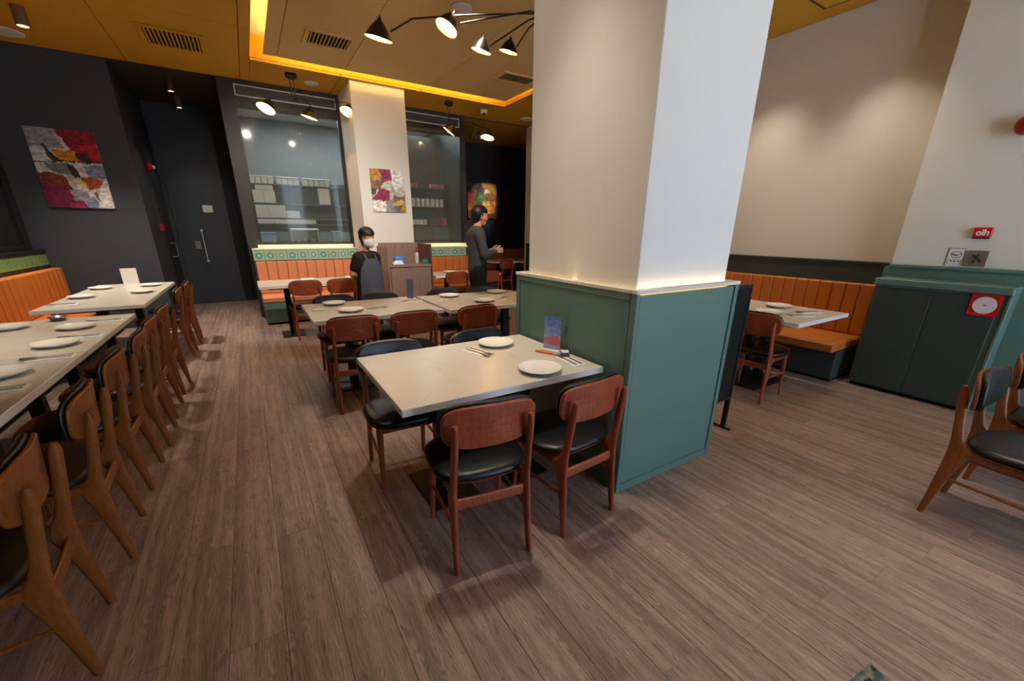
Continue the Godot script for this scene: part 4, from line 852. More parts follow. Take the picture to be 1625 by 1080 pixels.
# ---------------------------------------------------------------- ceiling spots
func fixtures():
	var wc := Color(1.0, 0.95, 0.87)
	for s in [[Vector3(-1.75, CEIL, -3.3), 0.05, 0.12, "unseen ceiling spot lighting the left edge tables", 3.5], [Vector3(-1.45, CEIL, -4.6), 0.05, 0.12, "unseen ceiling spot lighting the gap between the left tables", 3.2], [Vector3(-1.58, CEIL, -6.93), 0.055, 0.17, "bronze cylinder ceiling spot over the left tables", 7.5], [Vector3(-0.60, CEIL, -8.72), 0.042, 0.17, "nearer bronze cylinder ceiling spot before the dark door", 0.8], [Vector3(-0.61, CEIL, -9.76), 0.042, 0.17, "farther bronze cylinder ceiling spot before the dark door", 0.8], [Vector3(4.95, CEIL, -3.0), 0.045, 0.17, "bronze cylinder ceiling spot washing the right wall, nearer the pillar", 1.15], [Vector3(4.95, CEIL, -1.95), 0.045, 0.17, "bronze cylinder ceiling spot washing the right wall, nearer the corner", 1.15],
		[Vector3(1.15, CEIL, -1.9), 0.05, 0.12, "unseen ceiling spot lighting the near table", 2.4], [Vector3(1.1, CEIL, -3.3), 0.05, 0.12, "unseen ceiling spot lighting the second-row chairs", 2.8], [Vector3(1.9, CEIL, 0.6), 0.05, 0.12, "unseen ceiling spot behind the camera, pillar side", 2.5], [Vector3(3.4, CEIL, -0.4), 0.05, 0.12, "unseen ceiling spot lighting the right-hand floor", 2.0], [Vector3(3.55, CEIL, -3.4), 0.05, 0.12, "unseen ceiling spot lighting the floor behind the pillar", 2.0]]:  # plain ceiling spots are out of view, placed to light tables and floor
		var t := thing("ceiling_spot", s[3], "spotlight", s[0])
		part("canister", disc([Vector2(0, 0), Vector2(1, 0), Vector2(1, s[2]), Vector2(0.86, s[2]), Vector2(0.84, s[2] - 0.012), Vector2(0, s[2] - 0.012)], s[1], s[1], 2.0, 24), M.bronze, t, Vector3.ZERO, Vector3(PI / 2, 0, 0))
		part("lens", disc([Vector2(0, s[2] - 0.011), Vector2(0.8, s[2] - 0.011), Vector2(0.8, s[2] - 0.003), Vector2(0, s[2] - 0.002)], s[1], s[1], 2.0, 24), M.disc_glow, t, Vector3.ZERO, Vector3(PI / 2, 0, 0))
		spot(s[0] + Vector3(0, -s[2] - (0.01 if s[4] < 2.0 else 0.05), 0), Vector3(0.12 if s[0].x > 4 else 0.0, -1, 0), wc, s[4], 24.0 if s[0].x < -1.7 else 42.0 if s[4] < 2.0 else 70.0 if s[0].z == -3.3 else 48.0 if s[4] > 7.0 else 33.0, 0.03 if s[4] < 2.0 else 0.09)
	for s in [[Vector3(0.35, CEIL, -4.6), Vector3(1.1, 1.2, -8.0), "added fill spot aimed at the rose bench", 5.5], [Vector3(1.9, CEIL, -3.6), Vector3(2.0, 0.9, -5.9), "added fill spot aimed at the service station", 5.0], [Vector3(1.3, CEIL, -3.9), Vector3(2.5, 1.7, -7.4), "added fill spot aimed at the white column", 0.8], [Vector3(-0.5, CEIL, -2.3), Vector3(1.6, 1.9, -1.95), "added fill spot aimed at the left face of the pillar", 1.3], [Vector3(6.3, CEIL, -9.0), Vector3(5.5, 2.12, -10.4), "added fill spot aimed at the painting in the far right recess", 4.0]]:  # added fill lamps that brighten the back, the pillar side and the recess
		var d: Vector3 = (s[1] - s[0]).normalized()
		var t := thing("added_fill_spot", s[2], "spotlight", s[0])
		part("stem", tube([Vector3(0, 0, 0), Vector3(0, -0.06, 0)], 0.01, 8), M.bronze, t)
		part("canister", tube([Vector3(0, -0.06, 0) - d * 0.05, Vector3(0, -0.06, 0) + d * 0.09], 0.04, 20), M.bronze, t)
		part("lens", tube([Vector3(0, -0.06, 0) + d * 0.0905, Vector3(0, -0.06, 0) + d * 0.095], 0.034, 20), M.disc_glow, t)
		spot(s[0] + Vector3(0, -0.06, 0) + d * 0.105, d, Color(1.0, 0.95, 0.88), s[3], 16.0 if s[0].x > 5.0 else 46.0 if s[3] < 2.0 else 40.0, 0.015)

# ---------------------------------------------------------------- black multi-arm lamps
func lamp_shade(root, at: Vector3, open_dir: Vector3, size: float, dark := false, e := 0.5):
	var z := open_dir.normalized(); var x := (Vector3.UP if absf(z.y) < 0.9 else Vector3.FORWARD).cross(z).normalized(); var y := z.cross(x)
	var b := Basis(x, y, z)
	var prof := [Vector2(0.0, -0.30), Vector2(0.10, -0.30), Vector2(0.14, -0.24), Vector2(0.12, -0.19), Vector2(0.30, -0.10), Vector2(0.62, 0.18), Vector2(1.0, 0.62)]
	var outer := []; var inner := []
	for p in prof: outer.append(Vector2(p.x, p.y * 1.35))
	outer.append(Vector2(0.985, 0.62 * 1.35 + 0.005)); outer.append(Vector2(0.6, 0.165 * 1.35)); outer.append(Vector2(0.26, -0.09 * 1.35)); outer.append(Vector2(0.0, -0.10 * 1.35))
	for p in [Vector2(0.0, -0.085), Vector2(0.25, -0.075), Vector2(0.59, 0.18), Vector2(0.975, 0.615), Vector2(0.965, 0.618), Vector2(0.58, 0.195), Vector2(0.23, -0.055), Vector2(0, -0.06)]: inner.append(Vector2(p.x, p.y * 1.35))
	var sh := part("shade", disc(outer, 1.0, 0.86, 2.2, 30), M.shade_black, root)
	sh.transform = Transform3D(b.scaled(Vector3.ONE * size * 0.5), at)
	part("lining", disc(inner, 1.0, 0.86, 2.2, 30), M.shade_white, sh)
	part("knuckle", tube([Vector3(0, 0, -0.34), Vector3(0, 0, -0.52)], [0.07, 0.05], 10), M.shade_black, sh)
	part("bulb", disc([Vector2(0, -0.1), Vector2(0.7, -0.08), Vector2(0.8, 0.1), Vector2(1, 0.4), Vector2(0.95, 0.65), Vector2(0.6, 0.9), Vector2(0, 1.0)], 0.15, 0.15, 2.0, 14), M.shade_white if dark else M.bulb, sh)
	if not dark: omni(at + z * size * 0.17, Color(1.0, 0.74, 0.42), e, 0.012)

func lamps():
	var c := thing("chandelier", "large black spider chandelier with five cone shades beside the pillar", "chandelier")
	var hub := Vector3(2.72, 3.36, -3.8)
	part("canopy", disc([Vector2(0, 0), Vector2(1, 0), Vector2(1, 0.03), Vector2(0.4, 0.05), Vector2(0, 0.05)], 0.07, 0.07), M.shade_black, c, Vector3(hub.x, CEIL, hub.z), Vector3(PI / 2, 0, 0))
	part("stem", tube([Vector3(hub.x, CEIL - 0.02, hub.z), hub], 0.012, 10), M.shade_black, c)
	part("hub", disc([Vector2(0, -0.05), Vector2(1, -0.04), Vector2(1, 0.04), Vector2(0, 0.05)], 0.035, 0.035), M.shade_black, c, hub, Vector3(PI / 2, 0, 0))
	for a in [[Vector3(1.14, 2.945, -3.80), Vector3(-0.10, -1, -0.22), 0.215, [Vector3(2.52, 3.32, -3.8), Vector3(1.89, 3.17, -3.8), Vector3(1.41, 3.04, -3.8)]], [Vector3(1.75, 3.125, -3.8), Vector3(-0.55, -1, -0.10), 0.225, [Vector3(2.52, 3.33, -3.78)]], [Vector3(2.045, 3.02, -3.8), Vector3(-0.15, -1, -0.22), 0.18, [Vector3(2.52, 3.27, -3.79)]], [Vector3(2.325, 3.065, -3.8), Vector3(-0.1, -1, -0.22), 0.175, [Vector3(2.52, 3.21, -3.79)]], [Vector3(3.9, 2.9, -3.6), Vector3(0.3, -1, 0.3), 0.25, [Vector3(3.4, 3.05, -3.7)]]]:
		var d: Vector3 = (a[1] as Vector3).normalized()
		var pts := [hub]; pts.append_array(a[3]); pts.append(a[0] + Vector3(a[2] * (0.42 if a[0].x < 3.0 else -0.42), 0.0, 0) + d * a[2] * 0.12)
		part("arm", tube(pts, 0.007, 8), M.shade_black, c)
		lamp_shade(c, a[0], a[1], a[2], false, 0.12)
	var p := thing("pendant_lamp", "black two-rod pendant with three cone shades at the left kitchen window", "pendant lamp")
	pend(p, Vector3(0.92, CEIL, -7.52), 3.24, [[Vector3(0.58, 3.15, -7.5), Vector3(-0.45, -0.85, 0.25), 0.27, false], [Vector3(1.12, 3.13, -7.55), Vector3(-0.25, -1, -0.1), 0.24, false], [Vector3(1.69, 3.24, -7.45), Vector3(-0.45, -0.85, 0.25), 0.27, false]])
	var q := thing("pendant_lamp", "black pendant with cone shades at the right kitchen window", "pendant lamp")
	pend(q, Vector3(3.36, CEIL, -7.52), 3.28, [[Vector3(3.38, 3.18, -7.45), Vector3(-0.5, -0.8, -0.3), 0.27, false], [Vector3(3.86, 3.17, -7.5), Vector3(0.2, -1, -0.5), 0.26, true], [Vector3(4.12, 3.17, -7.5), Vector3(-0.2, -0.9, 0.2), 0.24, false]])

func pend(root, top: Vector3, y: float, shades: Array):
	part("canopy", disc([Vector2(0, 0), Vector2(1, 0), Vector2(1, 0.05), Vector2(0.5, 0.07), Vector2(0, 0.07)], 0.075, 0.045, 3.0), M.shade_black, root, top, Vector3(PI / 2, 0, 0))
	for s in [-1, 1]: part("rod", tube([top + Vector3(s * 0.02, -0.05, 0), Vector3(top.x + s * 0.02, y - 0.04, top.z)], 0.009, 8), M.shade_black, root)
	for a in shades:
		var d: Vector3 = (a[1] as Vector3).normalized()
		part("arm", tube([Vector3(top.x, y, top.z), Vector3((top.x + a[0].x) / 2, y + 0.01, top.z), a[0] - d * 0.06], 0.006, 8), M.shade_black, root)
		lamp_shade(root, a[0], a[1], a[2], a[3], 0.3)

# ---------------------------------------------------------------- table settings
func plate_mesh(r: float) -> Mesh:
	return disc([Vector2(0, 0.002), Vector2(0.55, 0.0), Vector2(0.6, 0.004), Vector2(0.85, 0.012), Vector2(1.0, 0.024), Vector2(0.985, 0.027), Vector2(0.82, 0.017), Vector2(0.6, 0.009), Vector2(0, 0.008)], r, r, 2.0, 40)

var napkin0: Node3D
var plate0: MeshInstance3D
func plate(x, z, r, label, sx := 1.0):
	if cache.get("plate%.3f" % r) == null: cache["plate%.3f" % r] = plate_mesh(r)
	var o := single("dinner_plate", cache["plate%.3f" % r], M.porcelain, label, "plate", Vector3(x, 0.7405, z), Vector3(-PI / 2, 0, 0), "white plates")
	return o

func cutlery(x, z, turn, label):
	if napkin0 == null:
		napkin0 = thing("cutlery_set", label, "cutlery", Vector3(x, 0.7405, z), turn, "napkins with cutlery")
		napkin0.set_meta("base", "cutlery_set")
		part("napkin", boxes([[Vector3(-0.045, 0, -0.10), Vector3(0.045, 0.003, 0.10), 0.001], [Vector3(-0.043, 0.003, -0.098), Vector3(0.043, 0.005, 0.05), 0.001]]), M.paper, napkin0)
		part("fork", loft([rect_ring(Vector3(-0.018, 0.009, 0.09), Vector3.RIGHT, Vector3.UP, 0.010, 0.004), rect_ring(Vector3(-0.018, 0.009, -0.04), Vector3.RIGHT, Vector3.UP, 0.006, 0.004), rect_ring(Vector3(-0.018, 0.008, -0.06), Vector3.RIGHT, Vector3.UP, 0.020, 0.003), rect_ring(Vector3(-0.018, 0.011, -0.12), Vector3.RIGHT, Vector3.UP, 0.022, 0.002)]), M.steel, napkin0)
		part("spoon", loft([rect_ring(Vector3(0.018, 0.009, 0.09), Vector3.RIGHT, Vector3.UP, 0.009, 0.004), rect_ring(Vector3(0.018, 0.009, -0.05), Vector3.RIGHT, Vector3.UP, 0.006, 0.004), rect_ring(Vector3(0.018, 0.008, -0.07), Vector3.RIGHT, Vector3.UP, 0.024, 0.004), rect_ring(Vector3(0.018, 0.007, -0.095), Vector3.RIGHT, Vector3.UP, 0.038, 0.005), rect_ring(Vector3(0.018, 0.009, -0.12), Vector3.RIGHT, Vector3.UP, 0.028, 0.004), rect_ring(Vector3(0.018, 0.011, -0.128), Vector3.RIGHT, Vector3.UP, 0.008, 0.003)]), M.steel, napkin0)
		return
	copy(napkin0, label, Vector3(x, 0.7405, z), turn, "napkins with cutlery")

func menu_card(x, z, turn, w, h, tex, label):
	var t := thing("menu_card", label, "card", Vector3(x, 0.7405, z), turn)
	part("card", card_mesh(w, h, 0.003), tex, t, Vector3(0, h / 2 + 0.008, 0), Vector3(-0.06, 0, 0))
	part("stand", span(Vector3(-w / 2 - 0.004, 0, -0.03), Vector3(w / 2 + 0.004, 0.008, 0.03), 0.002), M.paper, t)

func settings():
	# near table
	plate(1.215, -1.665, 0.118, "white plate nearest the camera on the table by the pillar")
	plate(1.27, -2.24, 0.118, "white plate at the far side of the table by the pillar")
	cutlery(1.47, -1.72, -0.1, "napkin with fork and spoon right of the nearest plate")
	cutlery(1.09, -2.15, PI + 0.25, "napkin with cutlery beside the far plate on the near table")
	var nz := noise(77, 0.03, 3)
	var mt := texture(64, 160, func(x, y):
		var v: float = y / 160.0
		var c := Color(0.30, 0.44, 0.72).lerp(Color(0.62, 0.66, 0.80), clampf(v * 1.3 + nz.get_noise_2d(x, y) * 0.5, 0, 1))
		if v > 0.62 + nz.get_noise_2d(x * 1.3, 3) * 0.12 and v < 0.86: c = c.lerp(Color(0.82, 0.36, 0.44), clampf(0.4 + x / 70.0, 0, 0.9))
		return c)
	var mm := mat(Color(1, 1, 1), 0.3); mm.albedo_texture = mt
	menu_card(1.515, -1.955, -PI / 2 + 0.45, 0.115, 0.205, mm, "upright blue and pink menu card on the near table against the pillar")
	var pen := thing("orange_packet", "slim orange and clear packet lying at the pillar edge of the near table", "packet", Vector3(1.45, 0.7405, -1.90), 0.45)
	part("sleeve", span(Vector3(-0.011, 0, -0.09), Vector3(0.011, 0.012, 0.03), 0.003), mat(Color(0.85, 0.36, 0.08), 0.35), pen)
	part("tip", span(Vector3(-0.010, 0, 0.031), Vector3(0.010, 0.011, 0.11), 0.003), mat(Color(0.75, 0.72, 0.7), 0.2), pen)
	var gd := thing("table_pager", "small black and white table pager beside the menu card", "pager", Vector3(1.515, 0.7405, -1.825), 0.9)
	part("case", span(Vector3(-0.05, 0, -0.025), Vector3(0.05, 0.018, 0.025), 0.006), M.black, gd)
	part("top_plate", span(Vector3(-0.01, 0.018, -0.022), Vector3(0.046, 0.022, 0.022), 0.003), M.paper, gd)
	# second row tables
	plate(0.63, -4.37, 0.11, "white plate at the far left of the second table, near its card")
	plate(0.70, -3.92, 0.115, "white plate at the near left of the second table")
	cutlery(0.92, -3.94, -1.2, "napkin with cutlery right of the near-left plate on the second table")
	single("folded_napkin", boxes([[Vector3(-0.055, 0, -0.035), Vector3(0.055, 0.006, 0.035), 0.002], [Vector3(-0.053, 0.006, -0.033), Vector3(0.053, 0.010, 0.033), 0.002]]), M.paper, "small folded white napkin at the left end of the second table", "napkin", Vector3(0.45, 0.7405, -4.12))
	var bc := mat(Color(0.40, 0.48, 0.62), 0.25)
	menu_card(1.40, -4.33, -1.0, 0.09, 0.20, bc, "slim blue-grey card stand at the right end of the second table")
	cutlery(1.38, -4.2, 1.4, "napkin with cutlery under the slim blue-grey card stand")
	cutlery(1.68, -4.1, -0.6, "napkin with cutlery at the left end of the pillar-side table")
	plate(1.83, -4.28, 0.115, "white plate at the far left of the pillar-side table")
	plate(2.02, -3.80, 0.115, "white plate at the near side of the pillar-side table")
	plate(2.45, -4.3, 0.115, "white plate at the far right of the pillar-side table")
	cutlery(2.27, -3.86, -0.9, "napkin with cutlery beside the near plate on the pillar-side table")
	# window tables
	plate(1.28, -6.72, 0.12, "white plate on the rose bench table next to the woman")
	single("folded_napkin", boxes([[Vector3(-0.09, 0, -0.05), Vector3(0.09, 0.012, 0.05), 0.003], [Vector3(-0.085, 0.012, -0.045), Vector3(0.085, 0.02, 0.045), 0.003]]), M.paper, "folded white napkin stack on the rose bench table", "napkin", Vector3(0.66, 0.7405, -6.82))
	plate(2.95, -6.85, 0.12, "white plate on the right window table left of the man")
	plate(3.5, -6.8, 0.12, "white plate on the right window table right of the man")
	plate(5.6, -9.1, 0.12, "white plate on the far recess table")
	# left tables
	for p in [[-1.19, -4.22, "white plate at the far end of the left plate row"], [-1.14, -3.63, "second white plate from the far end of the left plate row"], [-1.17, -2.98, "third white plate from the far end of the left plate row"], [-1.60, -4.42, "white plate on the bench side of the left edge table"], [-1.60, -3.7, "white plate beside the second one, on the bench side"], [-1.18, -2.42, "white plate nearest the camera at the left edge"]]:
		plate(p[0], p[1], 0.115, p[2])
	for p in [[-1.07, -4.45, "napkin with cutlery beyond the farthest plate of the left row"], [-1.07, -3.85, "napkin with cutlery between the first and second left plates"], [-1.07, -3.28, "napkin with cutlery between the second and third left plates"], [-1.09, -2.70, "napkin with cutlery nearest the camera on the left table"]]:
		cutlery(p[0], p[1], PI / 2, p[2])
	menu_card(-1.40, -7.3, 0.12, 0.16, 0.20, M.paper, "blank white menu card standing on the long left table")
	for p in [[-1.16, -7.0, "white plate nearest the menu card on the long left table"], [-1.14, -6.3, "white plate at the aisle side of the long left table"], [-1.62, -6.9, "white plate on the bench side of the long left table, far"], [-1.60, -6.1, "white plate on the bench side of the long left table, middle"]]:
		plate(p[0], p[1], 0.115, p[2])
	cutlery(-1.62, -5.62, PI / 2, "napkin with cutlery at the near end of the long left table")
	single("steel_dish", disc([Vector2(0, 0), Vector2(0.6, 0), Vector2(1, 0.03), Vector2(0.95, 0.033), Vector2(0.55, 0.005), Vector2(0, 0.005)], 0.06, 0.06), M.steel, "small steel dish at the far end of the left edge table", "dish", Vector3(-1.40, 0.7405, -4.66), Vector3(-PI / 2, 0, 0))
	# booth table
	plate(4.02, -1.92, 0.12, "white plate at the near side of the booth table")
	plate(4.45, -2.05, 0.12, "white plate at the bench side of the booth table")
	cutlery(4.15, -1.70, 0.9, "napkin with cutlery near the corner of the booth table")
	cutlery(4.40, -1.75, 1.1, "napkin with cutlery on the bench side of the booth table")
	# patterned corner at the bottom edge; its pole and base are added supports
	var fn := noise(88, 0.06, 3)
	var ft := texture(96, 96, func(x, y):
		var k := fn.get_noise_2d(x, y)
		var c := Color(0.45, 0.74, 1.0).lerp(Color(0.96, 0.99, 1.0), clampf(k * 2.0 + 0.5, 0, 1))
		if fn.get_noise_2d(y + 40, x) > 0.38: c = Color(0.22, 0.52, 0.66)
		return c)
	var fm := mat(Color(1, 1, 1), 0.4); fm.albedo_texture = ft
	var ms := thing("patterned_board", "corner of a blue and white patterned board on an added floor stand at the bottom edge", "stand", Vector3(0.50, 0.006, -0.062))
	part("board", card_mesh(0.13, 0.13, 0.006), fm, ms, Vector3(0.035, 0.868, 0.042), Vector3(-0.9, deg_to_rad(-80), deg_to_rad(70)))
	part("pole", tube([Vector3(0, 0.02, 0), Vector3(0, 0.7, 0), Vector3(0.039, 0.861, 0.041)], 0.009, 10), M.black, ms)
	part("base", disc([Vector2(0, 0), Vector2(1, 0), Vector2(1, 0.012), Vector2(0.9, 0.02), Vector2(0, 0.022)], 0.12, 0.12), M.black, ms, Vector3(0, -0.006, 0), Vector3(-PI / 2, 0, 0))

# ---------------------------------------------------------------- people
# bodies: smooth union of tapered capsules on a grid, meshed as surface nets. prim: [a, b, ra, rb, squash]
func flesh(prims: Array, cell: float, k: float, cut = null) -> ArrayMesh:
	var lo := Vector3.ONE * 1e6; var hi := -lo
	for p in prims:
		var r := maxf(p[2], p[3]) + cell * 3.0
		for e in [p[0], p[1]]:
			lo = lo.min(e - Vector3.ONE * r); hi = hi.max(e + Vector3.ONE * r)
	var nx := int((hi.x - lo.x) / cell) + 2; var ny := int((hi.y - lo.y) / cell) + 2; var nz := int((hi.z - lo.z) / cell) + 2
	var f := PackedFloat32Array(); f.resize(nx * ny * nz); f.fill(1.0)
	for p in prims:
		var a: Vector3 = p[0]; var b: Vector3 = p[1]; var ra: float = p[2]; var rb: float = p[3]
		var sq: Vector3 = p[4] if p.size() > 4 else Vector3.ONE
		var pad := maxf(ra, rb) + k + cell * 2.0
		var i0 := ((a.min(b) - Vector3.ONE * pad - lo) / cell).max(Vector3.ZERO); var i1 := ((a.max(b) + Vector3.ONE * pad - lo) / cell)
		var a2 := a * sq; var d := b * sq - a2; var dd := maxf(d.length_squared(), 1e-9)
		for z in range(int(i0.z), mini(int(i1.z) + 1, nz)):
			for y in range(int(i0.y), mini(int(i1.y) + 1, ny)):
				for x in range(int(i0.x), mini(int(i1.x) + 1, nx)):
					var q := (lo + Vector3(x, y, z) * cell) * sq - a2
					var t := clampf(q.dot(d) / dd, 0.0, 1.0)
					var v := (q - d * t).length() - lerpf(ra, rb, t)
					var at := (z * ny + y) * nx + x
					var o := f[at]
					var h := maxf(k - absf(o - v), 0.0) / k
					f[at] = minf(o, v) - h * h * k * 0.25
	if cut != null:
		for z in nz:
			for y in ny:
				for x in nx:
					var at := (z * ny + y) * nx + x
					if f[at] < cell * 3.0: f[at] = maxf(f[at], cut.call(lo + Vector3(x, y, z) * cell))
	var v := PackedVector3Array(); var idx := PackedInt32Array(); var id := {}
	var sxy := nx * ny
	var offs := [0, 1, nx, nx + 1, sxy, sxy + 1, sxy + nx, sxy + nx + 1]
	for z in nz - 1:
		for y in ny - 1:
			var row := z * sxy + y * nx
			for x in nx - 1:
				var at := row + x
				var neg := 0
				for o in offs:
					if f[at + o] < 0.0: neg += 1
				if neg == 0 or neg == 8: continue
				var s := Vector3.ZERO; var n := 0
				for e in [[0, 1], [2, 3], [4, 5], [6, 7], [0, 2], [1, 3], [4, 6], [5, 7], [0, 4], [1, 5], [2, 6], [3, 7]]:
					var fa := f[at + offs[e[0]]]; var fb := f[at + offs[e[1]]]
					if (fa < 0.0) == (fb < 0.0): continue
					var t := fa / (fa - fb)
					var pa := Vector3(e[0] & 1, (e[0] >> 1) & 1, e[0] >> 2); var pb := Vector3(e[1] & 1, (e[1] >> 1) & 1, e[1] >> 2)
					s += pa.lerp(pb, t); n += 1
				id[at] = v.size()
				v.append(lo + (Vector3(x, y, z) + s / n) * cell)
	for at in id:
		for e in [[1, nx, sxy], [nx, sxy, 1], [sxy, 1, nx]]:
			if (f[at] < 0.0) == (f[at + e[0]] < 0.0): continue
			if not (id.has(at - e[1]) and id.has(at - e[2]) and id.has(at - e[1] - e[2])): continue
			var q := [id[at], id[at - e[1]], id[at - e[1] - e[2]], id[at - e[2]]]
			if f[at] < 0.0: idx.append_array([q[0], q[1], q[2], q[0], q[2], q[3]])
			else: idx.append_array([q[0], q[2], q[1], q[0], q[3], q[2]])
	return surface(v, idx)

func merged(list: Array) -> Mesh:
	var st := SurfaceTool.new()
	for m in list: st.append_from(m, 0, Transform3D())
	return st.commit()

func head_prims(c: Vector3, s := 1.0) -> Array:     # c is the head's middle; faces +z
	var P := func(x, y, z): return c + Vector3(x, y, z) * s
	var r := [[P.call(0, 0.035, -0.012), P.call(0, 0.035, -0.004), 0.088 * s, 0.088 * s, Vector3(1.10, 0.96, 0.94)], [P.call(0, -0.02, 0.02), P.call(0, -0.075, 0.045), 0.068 * s, 0.038 * s, Vector3(1.0, 1.0, 1.0)],
		[P.call(0, 0.01, 0.083), P.call(0, -0.028, 0.100), 0.010 * s, 0.015 * s], [P.call(-0.018, -0.055, 0.083), P.call(0.018, -0.055, 0.083), 0.009 * s, 0.009 * s], [P.call(-0.045, 0.025, 0.068), P.call(0.045, 0.025, 0.068), 0.016 * s, 0.016 * s]]
	for e in [-1, 1]:
		r.append([P.call(e * 0.076, 0.012, -0.008), P.call(e * 0.074, -0.025, -0.004), 0.016 * s, 0.011 * s])
		r.append([P.call(e * 0.034, 0.004, 0.075), P.call(e * 0.036, 0.004, 0.075), 0.013 * s, 0.013 * s])
		r.append([P.call(e * 0.04, -0.03, 0.055), P.call(e * 0.035, -0.04, 0.055), 0.026 * s, 0.022 * s])
	return r

# hand: wrist w, direction d along the fingers, palm normal n, thumb side s; curl in radians
func hand_prims(w: Vector3, d: Vector3, n: Vector3, s: Vector3, curl: float, k := 1.0) -> Array:
	d = d.normalized(); n = n.normalized(); s = s.normalized()
	var r := []
	for i in 4:
		var o := s * (0.028 - 0.0185 * i) * k
		r.append([w + o * 0.6, w + d * 0.085 * k + o, 0.014 * k, 0.012 * k])
		var L: float = [0.068, 0.078, 0.072, 0.056][i] * k
		var p := w + d * 0.088 * k + o
		var dd := d
		for j in 3:
			dd = dd.rotated(d.cross(n).normalized(), curl * [0.6, 1.0, 0.7][j])
			var q: Vector3 = p + dd * L * [0.45, 0.31, 0.24][j]
			r.append([p, q, [0.0092, 0.0085, 0.0078][j] * k, [0.0085, 0.0078, 0.0068][j] * k]); p = q
	var t0 := w + d * 0.025 * k + s * 0.026 * k
	var t1 := t0 + (d * 0.6 + s * 0.75 + n * 0.2).normalized() * 0.042 * k
	var t2 := t1 + (d * 0.9 + s * 0.25 + n * 0.35).normalized() * 0.032 * k
	var t3 := t2 + (d * 0.9 + n * 0.4).normalized() * 0.024 * k
	r.append([t0, t1, 0.013 * k, 0.0105 * k]); r.append([t1, t2, 0.0105 * k, 0.009 * k]); r.append([t2, t3, 0.009 * k, 0.0072 * k])
	return r

func eyes(root, c: Vector3, s := 1.0):
	for e in [-1, 1]:
		var o := part("eye", disc([Vector2(0, 0.004), Vector2(0.6, 0.003), Vector2(1, 0), Vector2(0.6, -0.003), Vector2(0, -0.004)], 0.012 * s, 0.006 * s, 2.0, 12), mat(Color(0.08, 0.05, 0.04), 0.15), root, c + Vector3(e * 0.035, 0.004, 0.0885) * s)
		part("brow", tube([Vector3(-0.016, 0, 0) * s, Vector3(0.0, 0.004, 0.002) * s, Vector3(0.016, 0, 0) * s], 0.003 * s, 6), M.hair, root, c + Vector3(e * 0.036, 0.027, 0.084) * s)

func people():
	woman(); man()

